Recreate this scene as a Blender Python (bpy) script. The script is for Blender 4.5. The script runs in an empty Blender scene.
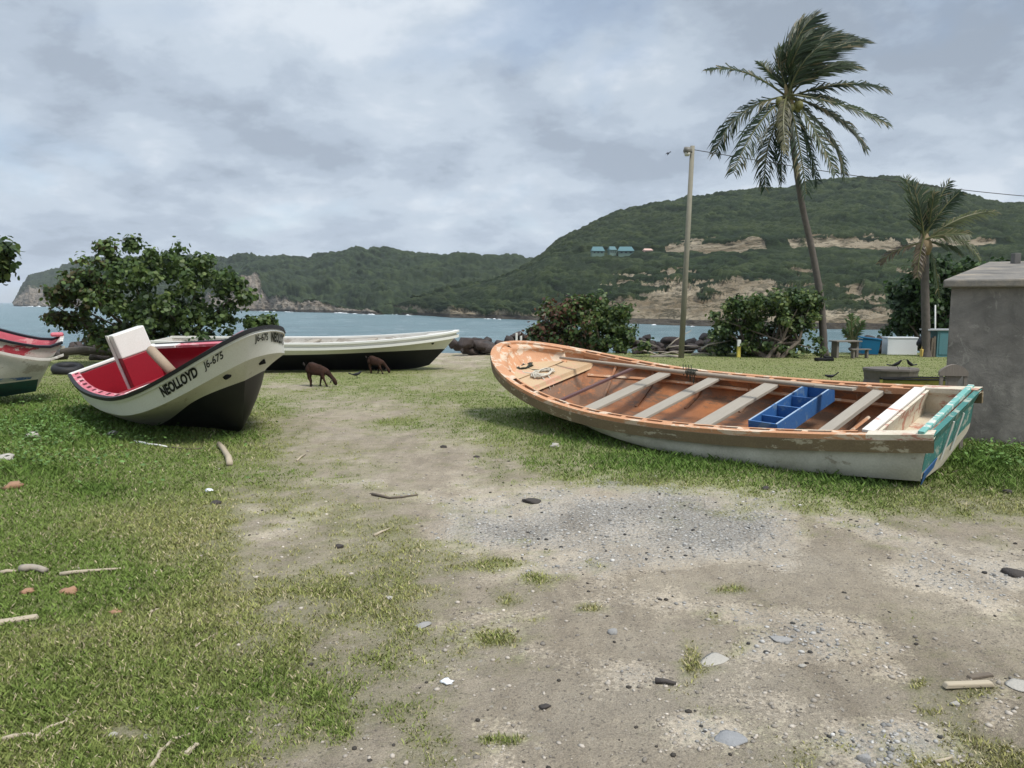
import bpy, math, random
import numpy as np
from mathutils import Vector, Matrix, Euler

# ---------------------------------------------------------------- camera, sky, sun, exposure
scene = bpy.context.scene
COL = scene.collection
R = math.radians
F = 740.0
H = 1.7
PITCH = math.atan(82 / 740.0)
cam_data = bpy.data.cameras.new('camera')
cam_data.sensor_width = 36
cam_data.lens = F / 1024 * 36
cam_data.clip_start = 0.05
cam_data.clip_end = 20000
cam = bpy.data.objects.new('camera', cam_data)
COL.objects.link(cam)
cam.location = (0, 0, H)
cam.rotation_euler = (math.pi / 2 - PITCH, 0, 0)
scene.camera = cam

SUN_EL, SUN_AZ = 58.0, 130.0          # azimuth clockwise from +Y: behind and to the right
CLOUD = 6.8
world = bpy.data.worlds.new('World')
scene.world = world
world.use_nodes = True
wn, wl = world.node_tree.nodes, world.node_tree.links
wn.clear()
w_out = wn.new('ShaderNodeOutputWorld')
w_bg = wn.new('ShaderNodeBackground')
w_bg.inputs['Strength'].default_value = 0.1
sky = wn.new('ShaderNodeTexSky')
sky.sky_type = 'NISHITA'
sky.sun_disc = False
sky.sun_elevation = R(SUN_EL)
sky.sun_rotation = R(SUN_AZ)
tc = wn.new('ShaderNodeTexCoord')
sep = wn.new('ShaderNodeSeparateXYZ')
wl.new(tc.outputs['Generated'], sep.inputs[0])


def wmath(op, a, b=None, clamp=False):
    n = wn.new('ShaderNodeMath')
    n.operation = op
    n.use_clamp = clamp
    for i, v in enumerate((a, b)):
        if v is None:
            continue
        if isinstance(v, (int, float)):
            n.inputs[i].default_value = v
        else:
            wl.new(v, n.inputs[i])
    return n.outputs[0]


zz = wmath('ADD', wmath('MAXIMUM', sep.outputs[2], 0.0), 0.30)
cx = wmath('DIVIDE', sep.outputs[0], zz)
cy = wmath('DIVIDE', sep.outputs[1], zz)
comb = wn.new('ShaderNodeCombineXYZ')
wl.new(cx, comb.inputs[0])
wl.new(cy, comb.inputs[1])


def wnoise(scale, detail, rough, dist, off):
    m = wn.new('ShaderNodeMapping')
    m.inputs['Location'].default_value = off
    wl.new(comb.outputs[0], m.inputs[0])
    n = wn.new('ShaderNodeTexNoise')
    n.inputs['Scale'].default_value = scale
    n.inputs['Detail'].default_value = detail
    n.inputs['Roughness'].default_value = rough
    n.inputs['Distortion'].default_value = dist
    wl.new(m.outputs[0], n.inputs[0])
    return n.outputs[0]


def wramp(fac, stops):
    r = wn.new('ShaderNodeValToRGB')
    r.color_ramp.interpolation = 'EASE'
    e = r.color_ramp.elements
    while len(e) < len(stops):
        e.new(0.5)
    for i, (p_, c_) in enumerate(stops):
        e[i].position = p_
        e[i].color = (*c_, 1)
    wl.new(fac, r.inputs[0])
    return r.outputs[0]


n_big = wnoise(1.5, 8, 0.58, 0.10, (5.1, 2.9, 0))
n_small = wnoise(3.2, 10, 0.62, 0.12, (7.3, 4.1, 0))
mixv = wmath('ADD', wmath('MULTIPLY', n_big, 0.58), wmath('MULTIPLY', n_small, 0.42))
cloud = wramp(mixv, [(0.41, (0.375, 0.44, 0.53)), (0.47, (0.455, 0.53, 0.63)), (0.53, (0.545, 0.625, 0.72)), (0.62, (0.69, 0.755, 0.83))])
# darker rain cloud towards the upper right
dark = wmath('MULTIPLY', wmath('MULTIPLY', wmath('ADD', sep.outputs[0], 0.12), 1.4, True), wmath('MULTIPLY', wmath('SUBTRACT', sep.outputs[2], 0.10), 3.0, True), True)
mxd = wn.new('ShaderNodeMix')
mxd.data_type = 'RGBA'
wl.new(dark, mxd.inputs['Factor'])
wl.new(cloud, mxd.inputs[6])
mxd2 = wn.new('ShaderNodeMix')
mxd2.data_type = 'RGBA'
mxd2.blend_type = 'MULTIPLY'
mxd2.inputs['Factor'].default_value = 1
wl.new(cloud, mxd2.inputs[6])
mxd2.inputs[7].default_value = (0.72, 0.74, 0.76, 1)
wl.new(mxd2.outputs[2], mxd.inputs[7])
sc = wn.new('ShaderNodeVectorMath')
sc.operation = 'SCALE'
sc.inputs['Scale'].default_value = CLOUD
wl.new(mxd.outputs[2], sc.inputs[0])
gap = wramp(wmath('ADD', wnoise(1.3, 5, 0.55, 0.4, (11.0, 2.0, 0)), wmath('MULTIPLY', sep.outputs[0], -0.10)),
            [(0.56, (0, 0, 0)), (0.70, (0.35, 0.35, 0.35))])
mxs = wn.new('ShaderNodeMix')
mxs.data_type = 'RGBA'
wl.new(gap, mxs.inputs['Factor'])
wl.new(sc.outputs[0], mxs.inputs[6])
wl.new(sky.outputs[0], mxs.inputs[7])
# brighter overcast overhead, outside the frame
up = wmath('ADD', 1.0, wmath('MULTIPLY', wmath('SUBTRACT', sep.outputs[2], 0.45, True), 2.6))
sc2 = wn.new('ShaderNodeVectorMath')
sc2.operation = 'SCALE'
wl.new(mxs.outputs[2], sc2.inputs[0])
wl.new(up, sc2.inputs['Scale'])
wl.new(sc2.outputs[0], w_bg.inputs[0])
wl.new(w_bg.outputs[0], w_out.inputs[0])

sun_d = bpy.data.lights.new('sun', 'SUN')
sun_d.energy = 2.5
sun_d.angle = R(14)
sun_d.color = (1.0, 0.965, 0.91)
sun = bpy.data.objects.new('sun', sun_d)
COL.objects.link(sun)
sun.rotation_euler = (R(90 - SUN_EL), 0, R(180 - SUN_AZ) + math.pi * 0)
# aim exactly
sd = Vector((math.sin(R(SUN_AZ)) * math.cos(R(SUN_EL)), math.cos(R(SUN_AZ)) * math.cos(R(SUN_EL)), math.sin(R(SUN_EL))))
sun.rotation_euler = sd.to_track_quat('Z', 'Y').to_euler()
scene.view_settings.view_transform = 'Standard'
scene.view_settings.look = 'None'
scene.view_settings.exposure = 0.66
scene.view_settings.gamma = 1.0

# ---------------------------------------------------------------- helpers
rng = np.random.default_rng(7)
random.seed(7)
FW = np.array([0, math.cos(PITCH), -math.sin(PITCH)])
UP = np.array([0, math.sin(PITCH), math.cos(PITCH)])
SEA = -4.0


def ray(px, py):
    return FW + np.array([1.0, 0, 0]) * ((px - 512) / F) + UP * ((384 - py) / F)


def at(px, py, Y):
    """point at distance Y along the sight line of a photo position"""
    d = ray(px, py)
    return Vector(np.array([0, 0, H]) + d * (Y / d[1]))


def gnd(px, py, z=0.0):
    d = ray(px, py)
    return Vector(np.array([0, 0, H]) + d * ((z - H) / d[2]))


def tag(o, label=None, cat=None, group=None, kind=None):
    if label: o['label'] = label
    if cat: o['category'] = cat
    if group: o['group'] = group
    if kind: o['kind'] = kind
    return o


def empty(name, loc, rot=(0, 0, 0), label=None, cat=None, group=None):
    o = bpy.data.objects.new(name, None)
    o.empty_display_size = 0.2
    COL.objects.link(o)
    o.location = loc
    o.rotation_euler = rot
    tag(o, label, cat, group)
    return o


def new_obj(name, me, mats, parent=None, smooth=False):
    o = bpy.data.objects.new(name, me)
    COL.objects.link(o)
    for m in (mats if isinstance(mats, (list, tuple)) else [mats]):
        me.materials.append(m)
    if parent is not None:
        o.parent = parent
    if smooth:
        me.polygons.foreach_set('use_smooth', [True] * len(me.polygons))
    return o


class MB:
    def __init__(s):
        s.v, s.f, s.m = [], [], []

    def add(s, vs, fs, mi=0):
        n = len(s.v)
        s.v += [tuple(v) for v in vs]
        s.f += [tuple(i + n for i in f) for f in fs]
        s.m += [mi] * len(fs)

    def box(s, c, size, rot=None, mi=0, taper=1.0, bev=0.0):
        hx, hy, hz = size[0] / 2, size[1] / 2, size[2] / 2
        vs = []
        for z, t in ((-hz, 1), (hz, taper)):
            for x, y in ((-1, -1), (1, -1), (1, 1), (-1, 1)):
                vs.append(Vector((x * hx * t, y * hy * t, z)))
        if rot is not None:
            vs = [rot @ v for v in vs]
        vs = [v + Vector(c) for v in vs]
        s.add(vs, [(0, 3, 2, 1), (4, 5, 6, 7), (0, 1, 5, 4), (1, 2, 6, 5), (2, 3, 7, 6), (3, 0, 4, 7)], mi)

    def tube(s, pts, rads, n=8, mi=0, caps=True, sy=1.0):
        pts = [Vector(p_) for p_ in pts]
        if not isinstance(rads, (list, tuple, np.ndarray)):
            rads = [rads] * len(pts)
        base = len(s.v)
        ref = Vector((0, 0, 1))
        d0 = (pts[1] - pts[0]).normalized()
        if abs(d0.z) > 0.9: ref = Vector((0, 1, 0))
        for i, p_ in enumerate(pts):
            a = pts[max(i - 1, 0)]
            b_ = pts[min(i + 1, len(pts) - 1)]
            d = (b_ - a).normalized()
            u = d.cross(ref)
            if u.length < 1e-4: u = d.cross(Vector((1, 0, 0)))
            u.normalize()
            w = u.cross(d)
            for k in range(n):
                t = 2 * math.pi * k / n
                s.v.append(tuple(p_ + (u * math.cos(t) + w * math.sin(t) * sy) * rads[i]))
        for i in range(len(pts) - 1):
            for k in range(n):
                a = base + i * n + k
                b_ = base + i * n + (k + 1) % n
                s.f.append((a, b_, b_ + n, a + n))
                s.m.append(mi)
        if caps:
            s.f.append(tuple(base + k for k in range(n))[::-1]); s.m.append(mi)
            e = base + (len(pts) - 1) * n
            s.f.append(tuple(e + k for k in range(n))); s.m.append(mi)

    def grid(s, rows, mi=0, closed=False):
        """rows: list of lists of points"""
        base = len(s.v)
        n = len(rows[0])
        for r in rows:
            s.v += [tuple(p_) for p_ in r]
        for i in range(len(rows) - 1):
            for k in range(n - (0 if closed else 1)):
                a = base + i * n + k
                b_ = base + i * n + (k + 1) % n
                s.f.append((a, b_, b_ + n, a + n))
                s.m.append(mi if not callable(mi) else mi(i, k))

    def build(s, name, mats, parent=None, smooth=False, bevel=0.0):
        me = bpy.data.meshes.new(name)
        me.from_pydata(s.v, [], s.f)
        mats = mats if isinstance(mats, (list, tuple)) else [mats]
        o = new_obj(name, me, mats, parent, smooth)
        if len(mats) > 1:
            me.polygons.foreach_set('material_index', s.m)
        me.validate()
        if bevel:
            b_ = o.modifiers.new('bevel', 'BEVEL')
            b_.width = bevel
            b_.segments = 2
            b_.limit_method = 'ANGLE'
        return o


def fast_mesh(name, V, Fq, nper):
    """V (n,3) array, Fq (m,nper) array"""
    me = bpy.data.meshes.new(name)
    V = np.ascontiguousarray(V, dtype=np.float32)
    Fq = np.ascontiguousarray(Fq, dtype=np.int32)
    me.vertices.add(len(V))
    me.vertices.foreach_set('co', V.ravel())
    me.loops.add(Fq.size)
    me.loops.foreach_set('vertex_index', Fq.ravel())
    me.polygons.add(len(Fq))
    me.polygons.foreach_set('loop_start', np.arange(0, Fq.size, nper, dtype=np.int32))
    me.polygons.foreach_set('loop_total', np.full(len(Fq), nper, dtype=np.int32))
    me.update(calc_edges=True)
    return me


def set_attr(me, name, vals):
    a = me.attributes.new(name, 'FLOAT', 'POINT')
    a.data.foreach_set('value', np.ascontiguousarray(vals, dtype=np.float32))


def set_col(me, name, cols):
    a = me.attributes.new(name, 'FLOAT_COLOR', 'POINT')
    c = np.ones((len(cols), 4), dtype=np.float32)
    c[:, :3] = cols
    a.data.foreach_set('color', c.ravel())


# numpy noise ------------------------------------------------
def hsh(ix, iy, s=0):
    n = (ix.astype(np.int64) * 374761393 + iy.astype(np.int64) * 668265263 + s * 2147483647 + 12345) & 0xffffffff
    n = ((n ^ (n >> 13)) * 1274126177) & 0xffffffff
    n = (n ^ (n >> 16)) & 0xffffffff
    n = (n * 2246822519) & 0xffffffff
    return ((n >> 8) & 0xffff) / 65535.0


def vnoise(x, y, s=0):
    ix, iy = np.floor(x), np.floor(y)
    fx, fy = x - ix, y - iy
    fx = fx * fx * (3 - 2 * fx)
    fy = fy * fy * (3 - 2 * fy)
    a = hsh(ix, iy, s); b_ = hsh(ix + 1, iy, s); c = hsh(ix, iy + 1, s); d = hsh(ix + 1, iy + 1, s)
    return (a * (1 - fx) + b_ * fx) * (1 - fy) + (c * (1 - fx) + d * fx) * fy


def fbm(x, y, s=0, o=4, g=0.5):
    x = np.asarray(x, float); y = np.asarray(y, float)
    t, a, n = 0, 1, 0
    for i in range(o):
        t = t + a * vnoise(x * 2 ** i + 17.3 * i, y * 2 ** i - 9.1 * i, s + i)
        n += a
        a *= g
    return t / n


def worley(x, y, s=0):
    """returns nearest distance and a random id of that cell"""
    ix, iy = np.floor(x), np.floor(y)
    best = np.full(np.shape(x), 9.0); bid = np.zeros(np.shape(x))
    for dx in (-1, 0, 1):
        for dy in (-1, 0, 1):
            jx, jy = ix + dx, iy + dy
            px = jx + 0.15 + 0.7 * hsh(jx, jy, s); py = jy + 0.15 + 0.7 * hsh(jx, jy, s + 5)
            d = np.sqrt((x - px) ** 2 + (y - py) ** 2)
            m = d < best
            best = np.where(m, d, best)
            bid = np.where(m, hsh(jx, jy, s + 11), bid)
    return best, bid


def sstep(a, b_, x):
    t = np.clip((x - a) / (b_ - a), 0, 1)
    return t * t * (3 - 2 * t)


# materials --------------------------------------------------
class NT:
    def __init__(s, name, rough=0.7, spec=0.3):
        s.mat = bpy.data.materials.new(name)
        s.mat.use_nodes = True
        s.n, s.l = s.mat.node_tree.nodes, s.mat.node_tree.links
        s.b = s.n['Principled BSDF']
        s.b.inputs['Roughness'].default_value = rough
        s.b.inputs['Specular IOR Level'].default_value = spec
        s._tc = None

    def coord(s, which='Object'):
        if s._tc is None: s._tc = s.n.new('ShaderNodeTexCoord')
        return s._tc.outputs[which]

    def geo(s):
        return s.n.new('ShaderNodeNewGeometry').outputs['Position']

    def noise(s, scale, detail=5, rough=0.55, dist=0, vec=None, stretch=None, off=(0, 0, 0)):
        n = s.n.new('ShaderNodeTexNoise')
        n.inputs['Scale'].default_value = scale
        n.inputs['Detail'].default_value = detail
        n.inputs['Roughness'].default_value = rough
        n.inputs['Distortion'].default_value = dist
        v = vec if vec is not None else s.coord()
        if stretch or any(off):
            m = s.n.new('ShaderNodeMapping')
            m.inputs['Scale'].default_value = stretch or (1, 1, 1)
            m.inputs['Location'].default_value = off
            s.l.new(v, m.inputs[0]); v = m.outputs[0]
        s.l.new(v, n.inputs['Vector'])
        return n.outputs[0]

    def voro(s, scale, vec=None, feat='F1', out='Distance', rnd=1.0):
        n = s.n.new('ShaderNodeTexVoronoi')
        n.feature = feat
        n.inputs['Scale'].default_value = scale
        n.inputs['Randomness'].default_value = rnd
        s.l.new(vec if vec is not None else s.coord(), n.inputs['Vector'])
        return n.outputs[out]

    def attr(s, name, out='Fac'):
        a = s.n.new('ShaderNodeAttribute')
        a.attribute_name = name
        return a.outputs[out]

    def ramp(s, fac, stops, interp='LINEAR'):
        r = s.n.new('ShaderNodeValToRGB')
        r.color_ramp.interpolation = interp
        e = r.color_ramp.elements
        while len(e) < len(stops): e.new(0.5)
        for i, (p_, c_) in enumerate(stops):
            e[i].position = p_
            e[i].color = (*c_, 1) if isinstance(c_, (tuple, list)) else (c_, c_, c_, 1)
        s.l.new(fac, r.inputs[0])
        return r.outputs[0]

    def math(s, op, a, b_=None, clamp=False):
        n = s.n.new('ShaderNodeMath')
        n.operation = op
        n.use_clamp = clamp
        for i, v in enumerate((a, b_)):
            if v is None: continue
            if isinstance(v, (int, float)): n.inputs[i].default_value = v
            else: s.l.new(v, n.inputs[i])
        return n.outputs[0]

    def mix(s, fac, a, b_, mode='MIX'):
        n = s.n.new('ShaderNodeMix')
        n.data_type = 'RGBA'
        n.blend_type = mode
        for sock, v in ((n.inputs['Factor'], fac), (n.inputs[6], a), (n.inputs[7], b_)):
            if isinstance(v, (int, float)): sock.default_value = v
            elif isinstance(v, (tuple, list)): sock.default_value = (*v, 1)
            else: s.l.new(v, sock)
        return n.outputs[2]

    def color(s, c):
        if isinstance(c, (tuple, list)): s.b.inputs['Base Color'].default_value = (*c, 1)
        else: s.l.new(c, s.b.inputs['Base Color'])
        return s

    def rough(s, v):
        s.l.new(v, s.b.inputs['Roughness'])

    def bump(s, h, strength=0.4, dist=0.02):
        n = s.n.new('ShaderNodeBump')
        n.inputs['Strength'].default_value = strength
        n.inputs['Distance'].default_value = dist
        s.l.new(h, n.inputs['Height'])
        s.l.new(n.outputs[0], s.b.inputs['Normal'])
        return s


def paint(name, base, wear=None, amount=0.4, rough=0.45, scale=6, bump=0.15, dirt=0.25, dirtcol=(0.16, 0.13, 0.09)):
    """worn paint: base colour, flakes of `wear` colour, grime"""
    t = NT(name, rough, 0.4)
    c = base
    g = t.noise(2.2, 6, 0.65, 0.4)
    c = t.mix(t.math('MULTIPLY', t.ramp(g, [(0.35, 0.0), (0.75, 1.0)]), dirt), c, dirtcol)
    n = t.noise(scale, 9, 0.72, 0.3, stretch=(0.45, 1, 1))
    if wear is not None:
        thr = 0.72 - amount * 0.35
        c = t.mix(t.ramp(n, [(thr, 0.0), (thr + 0.035, 1.0)]), c, wear)
    f = t.noise(60, 3)
    c = t.mix(0.16, c, t.ramp(f, [(0.3, (0, 0, 0)), (0.7, (1, 1, 1))]), 'SOFT_LIGHT')
    t.color(c)
    t.bump(n, bump, 0.01)
    return t.mat


def wood(name, a, b_, axis=0, rough=0.85):
    t = NT(name, rough, 0.15)
    st = [18, 18, 18]
    st[axis] = 1.2
    n = t.noise(2.2, 7, 0.65, 0.6, stretch=tuple(st))
    n2 = t.noise(2, 4)
    c = t.mix(n, a, b_)
    c = t.mix(t.math('MULTIPLY', n2, 0.5), c, tuple(x * 0.6 for x in a))
    t.color(c)
    t.bump(n, 0.5, 0.01)
    return t.mat


def simple(name, col, rough=0.6, var=0.25, scale=8, bump=0.1, spec=0.3):
    t = NT(name, rough, spec)
    n = t.noise(scale, 6, 0.6)
    t.color(t.mix(n, tuple(min(1, c * (1 + var)) for c in col), tuple(c * (1 - var) for c in col)))
    if bump: t.bump(n, bump, 0.02)
    return t.mat


# ---------------------------------------------------------------- ground
gr_rows = [350, 372, 390, 405, 425, 450, 475, 500, 530, 560, 600, 640, 680, 720, 768]
gr_tab = np.array([[int(c) for c in r.split()] for r in '''7 7 7 7 6 5 3 1 7 8 9 9 9 9 9 9 9
8 8 8 7 5 8 8 4 8 8 9 9 9 9 9 9 9
9 9 9 9 6 6 6 6 6 9 9 9 9 9 9 9 9
9 9 9 9 8 3 3 6 8 9 9 9 9 9 9 9 9
9 9 9 9 7 1 3 4 9 9 9 9 9 9 9 9 9
9 9 9 9 7 2 1 1 6 9 9 9 9 9 9 9 9
9 9 9 8 5 3 1 0 2 5 8 9 9 9 9 9 9
9 9 9 8 5 4 3 1 1 0 0 2 4 6 7 7 7
9 9 9 7 3 4 5 1 0 0 0 0 0 1 1 1 2
9 9 9 6 2 4 5 4 1 0 0 0 0 0 0 0 0
9 9 9 8 4 5 6 2 1 0 0 0 0 0 0 0 0
9 9 9 8 7 6 5 3 2 0 0 1 0 0 0 0 0
9 9 9 8 7 6 5 3 1 0 0 1 0 0 0 0 0
9 9 8 7 6 6 4 4 1 0 0 0 0 0 1 1 1
8 8 6 7 5 2 2 3 1 0 0 0 0 1 3 5 6'''.split('\n')], float) / 9.0
gr_blobs = [(488, 567, 36, 9, .7), (535, 581, 16, 7, .8), (566, 580, 14, 7, .5), (505, 602, 14, 6, .9), (587, 611, 13, 6, .9), (497, 640, 34, 13, .9),
            (505, 742, 40, 8, .9), (692, 662, 14, 20, .8), (735, 590, 24, 5, .6), (925, 455, 5, 5, .2), (400, 421, 34, 5, .9), (975, 693, 22, 7, .6),
            (918, 686, 9, 5, .6), (1000, 752, 40, 14, .6), (640, 447, 60, 7, .6), (600, 566, 30, 6, .4), (930, 715, 12, 4, .7), (905, 540, 8, 5, .5)]
bare_blobs = [(290, 545, 40, 22, .7), (320, 470, 30, 16, .5), (295, 386, 34, 4, .8), (400, 700, 50, 20, .3), (130, 730, 30, 10, .4), (345, 640, 26, 12, .5), (420, 660, 40, 14, .35), (470, 358, 28, 9, .9)]
gv_blobs = [(640, 520, 190, 46, .75), (520, 532, 70, 20, .9), (730, 530, 90, 34, .9), (800, 650, 200, 70, .25), (950, 600, 120, 50, .3), (900, 745, 80, 30, .6), (1000, 700, 40, 40, .5), (690, 735, 60, 25, .4), (740, 655, 60, 18, .4), (640, 560, 90, 18, .6), (900, 650, 120, 20, .25), (1000, 580, 60, 30, .3), (640, 480, 60, 12, .8)]


def to_px(x, y, z=0.0):
    y = np.maximum(y, 0.3)
    d = y * FW[1] + (z - H) * FW[2]
    return 512 + F * x / d, 384 - F * (y * UP[1] + (z - H) * UP[2]) / d


def bl(u, v, blobs):
    t = np.zeros(np.shape(u))
    for (a, b_, sx, sy, w) in blobs:
        t = np.maximum(t, w * np.exp(-((u - a) / sx) ** 2 - ((v - b_) / sy) ** 2))
    return t


def grass_amount(x, y):
    x = np.asarray(x, float); y = np.asarray(y, float)
    u, v = to_px(x, y)
    out = (y < 1.9)
    uu = np.clip(u / 64, 0, 15.999)
    vv = np.interp(np.clip(v, 350, 768), gr_rows, np.arange(len(gr_rows)))
    vv = np.clip(vv, 0, len(gr_rows) - 1.001)
    i, j = np.floor(vv).astype(int), np.floor(uu).astype(int)
    a, b_ = vv - i, uu - j
    a = a * a * (3 - 2 * a)
    b_ = b_ * b_ * (3 - 2 * b_)
    g = (gr_tab[i, j] * (1 - b_) + gr_tab[i, j + 1] * b_) * (1 - a) + (gr_tab[i + 1, j] * (1 - b_) + gr_tab[i + 1, j + 1] * b_) * a
    g = np.maximum(g, bl(u, v, gr_blobs))
    g = g * (1 - bl(u, v, bare_blobs))
    g = np.where(out, 0.2 + 0.7 * (x < 0), g)
    n = fbm(x * 1.1, y * 1.1, 3, 5, 0.6) - 0.5
    n2 = fbm(x * 5.5, y * 5.5, 9, 4, 0.6) - 0.5
    far = 1 + 0.0 * y
    n3 = fbm(x * 16, y * 16, 12, 3, 0.6) - 0.5
    return np.clip(g * 0.93 + n * 0.6 + (n2 * 0.85 + n3 * 0.5) * np.where(g > .03, 1, .4), 0, 1)


def gravel_amount(x, y):
    x = np.asarray(x, float); y = np.asarray(y, float)
    u, v = to_px(x, y)
    g = bl(u, v, gv_blobs) + (fbm(x * 2.2, y * 2.2, 21, 5) - 0.5) * 0.9
    return np.clip(g, 0, 1) * (y > 0.5)


def shore_y(x):
    x = np.asarray(x, float)
    return 24.6 + 1.6 * (fbm(x * 0.12, x * 0 + 3.0, 40, 3) - 0.5) + 0.25 * np.maximum(0, -x - 8) * 0.2


def ground_z(x, y):
    x = np.asarray(x, float); y = np.asarray(y, float)
    z = 0.010 * (fbm(x * 9, y * 9, 52, 2) - 0.5) + 0.05 * (fbm(x * 0.6, y * 0.6, 50, 3) - 0.5) + 0.030 * (fbm(x * 3.0, y * 3.5, 51, 3) - 0.5)
    dx_, dy_ = x - 2.3, y - 8.95
    a_, c_ = dx_ * math.cos(2.344) + dy_ * math.sin(2.344), -dx_ * math.sin(2.344) + dy_ * math.cos(2.344)
    z = z + 0.075 * np.exp(-(np.abs(a_) / 3.0) ** 4 - (np.abs(c_) / 0.9) ** 4)
    e = y - shore_y(x)
    z = z - sstep(0.0, 12.0, e) * 7.0
    return z


def axis(lo, hi, d0, c0, c1, g=1.12):
    mid = list(np.arange(c0, c1, d0))
    a, d = c0, d0
    left = []
    while a > lo:
        d *= g; a -= d; left.append(a)
    b_, d = mid[-1], d0
    right = []
    while b_ < hi:
        d *= g; b_ += d; right.append(b_)
    return np.array(left[::-1] + mid + right)


gx = axis(-160, 160, 0.07, -9, 9)
gy1 = axis(-40, 16, 0.055, 2.0, 9.0, 1.012)
gy = np.concatenate([gy1, np.arange(gy1[-1] + .2, 40, 0.25)])
GX, GY = np.meshgrid(gx, gy)
GZ = ground_z(GX, GY)
gaV, gvV = grass_amount(GX, GY), gravel_amount(GX, GY)
nx, ny = len(gx), len(gy)
idx = np.arange(nx * ny).reshape(ny, nx)
FQ = np.stack([idx[:-1, :-1], idx[:-1, 1:], idx[1:, 1:], idx[1:, :-1]], -1).reshape(-1, 4)
gme = fast_mesh('ground', np.stack([GX, GY, GZ], -1).reshape(-1, 3), FQ, 4)
set_attr(gme, 'grass', gaV.ravel())
set_attr(gme, 'gravel', gvV.ravel())
t = NT('ground_soil', 0.95, 0.1)
P_ = t.geo()
nz = t.noise(0.9, 7, 0.62, 0.2, vec=P_)
fine = t.noise(42, 6, 0.75, vec=P_)
mid_n = t.noise(7, 6, 0.65, vec=P_)
soil = t.mix(t.ramp(nz, [(0.3, 0.0), (0.7, 1.0)]), (0.44, 0.375, 0.285), (0.31, 0.258, 0.192))
soil = t.mix(t.math('MULTIPLY', t.ramp(mid_n, [(0.45, 0.0), (0.7, 1.0)]), 0.5), soil, (0.21, 0.178, 0.14))
soil = t.mix(t.math('MULTIPLY', t.ramp(t.noise(0.45, 4, 0.5, vec=P_, off=(4, 9, 0)), [(0.5, 0.0), (0.66, 1.0)]), 0.35), soil, (0.40, 0.36, 0.30))
peb = t.voro(38, vec=P_)
pebc = t.voro(38, vec=P_, out='Color')
grav = t.mix(t.ramp(peb, [(0.25, 0.0), (0.55, 1.0)]), t.mix(t.math('MULTIPLY', pebc, 1.0), (0.32, 0.31, 0.29), (0.56, 0.545, 0.51)), (0.31, 0.285, 0.25))
gv = t.attr('gravel')
gvm = t.ramp(t.math('ADD', gv, t.math('MULTIPLY', t.math('SUBTRACT', fine, 0.5), 0.9)), [(0.22, 0.0), (0.75, 1.0)])
soil = t.mix(t.math('MULTIPLY', gvm, 0.8), soil, grav)
streak = t.noise(1.0, 7, 0.65, 0.3, vec=P_, stretch=(2.6, 0.55, 1), off=(2, 5, 0))
soil = t.mix(t.math('MULTIPLY', t.ramp(streak, [(0.50, 0.0), (0.62, 1.0)]), 0.4), soil, (0.19, 0.155, 0.115))
grit = t.noise(150, 4, 0.8, vec=P_)
soil = t.mix(0.55, soil, t.ramp(grit, [(0.35, (0.22, 0.22, 0.22)), (0.65, (0.8, 0.8, 0.8))]), 'OVERLAY')
speck = t.voro(95, vec=P_, out='Color')
soil = t.mix(t.math('MULTIPLY', t.ramp(speck, [(0.80, 0.0), (0.88, 1.0)]), 0.55), soil, (0.10, 0.09, 0.08))
soil = t.mix(t.math('MULTIPLY', t.ramp(t.voro(60, vec=P_, out='Color'), [(0.90, 0.0), (0.93, 1.0)]), 0.4), soil, (0.50, 0.47, 0.42))
ga = t.attr('grass')
gmask = t.ramp(t.math('ADD', ga, t.math('MULTIPLY', t.math('SUBTRACT', fine, 0.5), 0.8)), [(0.05, 0.0), (0.75, 1.0)])
thatch = t.mix(t.ramp(t.noise(30, 5, 0.7, vec=P_), [(0.3, 0.0), (0.7, 1.0)]), (0.120, 0.155, 0.040), (0.245, 0.245, 0.105))
c = t.mix(t.math('MULTIPLY', gmask, 0.88), soil, thatch)
t.color(c)
hgt = t.math('ADD', t.math('MULTIPLY', fine, 0.6), t.math('ADD', t.math('MULTIPLY', mid_n, 0.8), t.math('MULTIPLY', t.math('MULTIPLY', peb, gvm), -0.5)))
t.bump(hgt, 1.0, 0.05)
ground = new_obj('ground', gme, t.mat, smooth=True)
tag(ground, kind='structure')

# grass blades -----------------------------------------------
def lush_zone(x, y):
    """lush taller growth around the boats and at the left"""
    u, v = to_px(x, y)
    z = bl(u, v, [(60, 425, 110, 32, 1.0), (30, 470, 70, 18, .7), (150, 432, 60, 14, .8), (700, 462, 130, 14, 1), (860, 478, 90, 14, 1.0), (600, 440, 60, 12, .9), (985, 460, 60, 26, 1.0), (230, 440, 40, 10, .6), (560, 420, 40, 12, .6), (1000, 480, 60, 16, .7), (95, 490, 30, 8, .8)])
    return z


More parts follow.
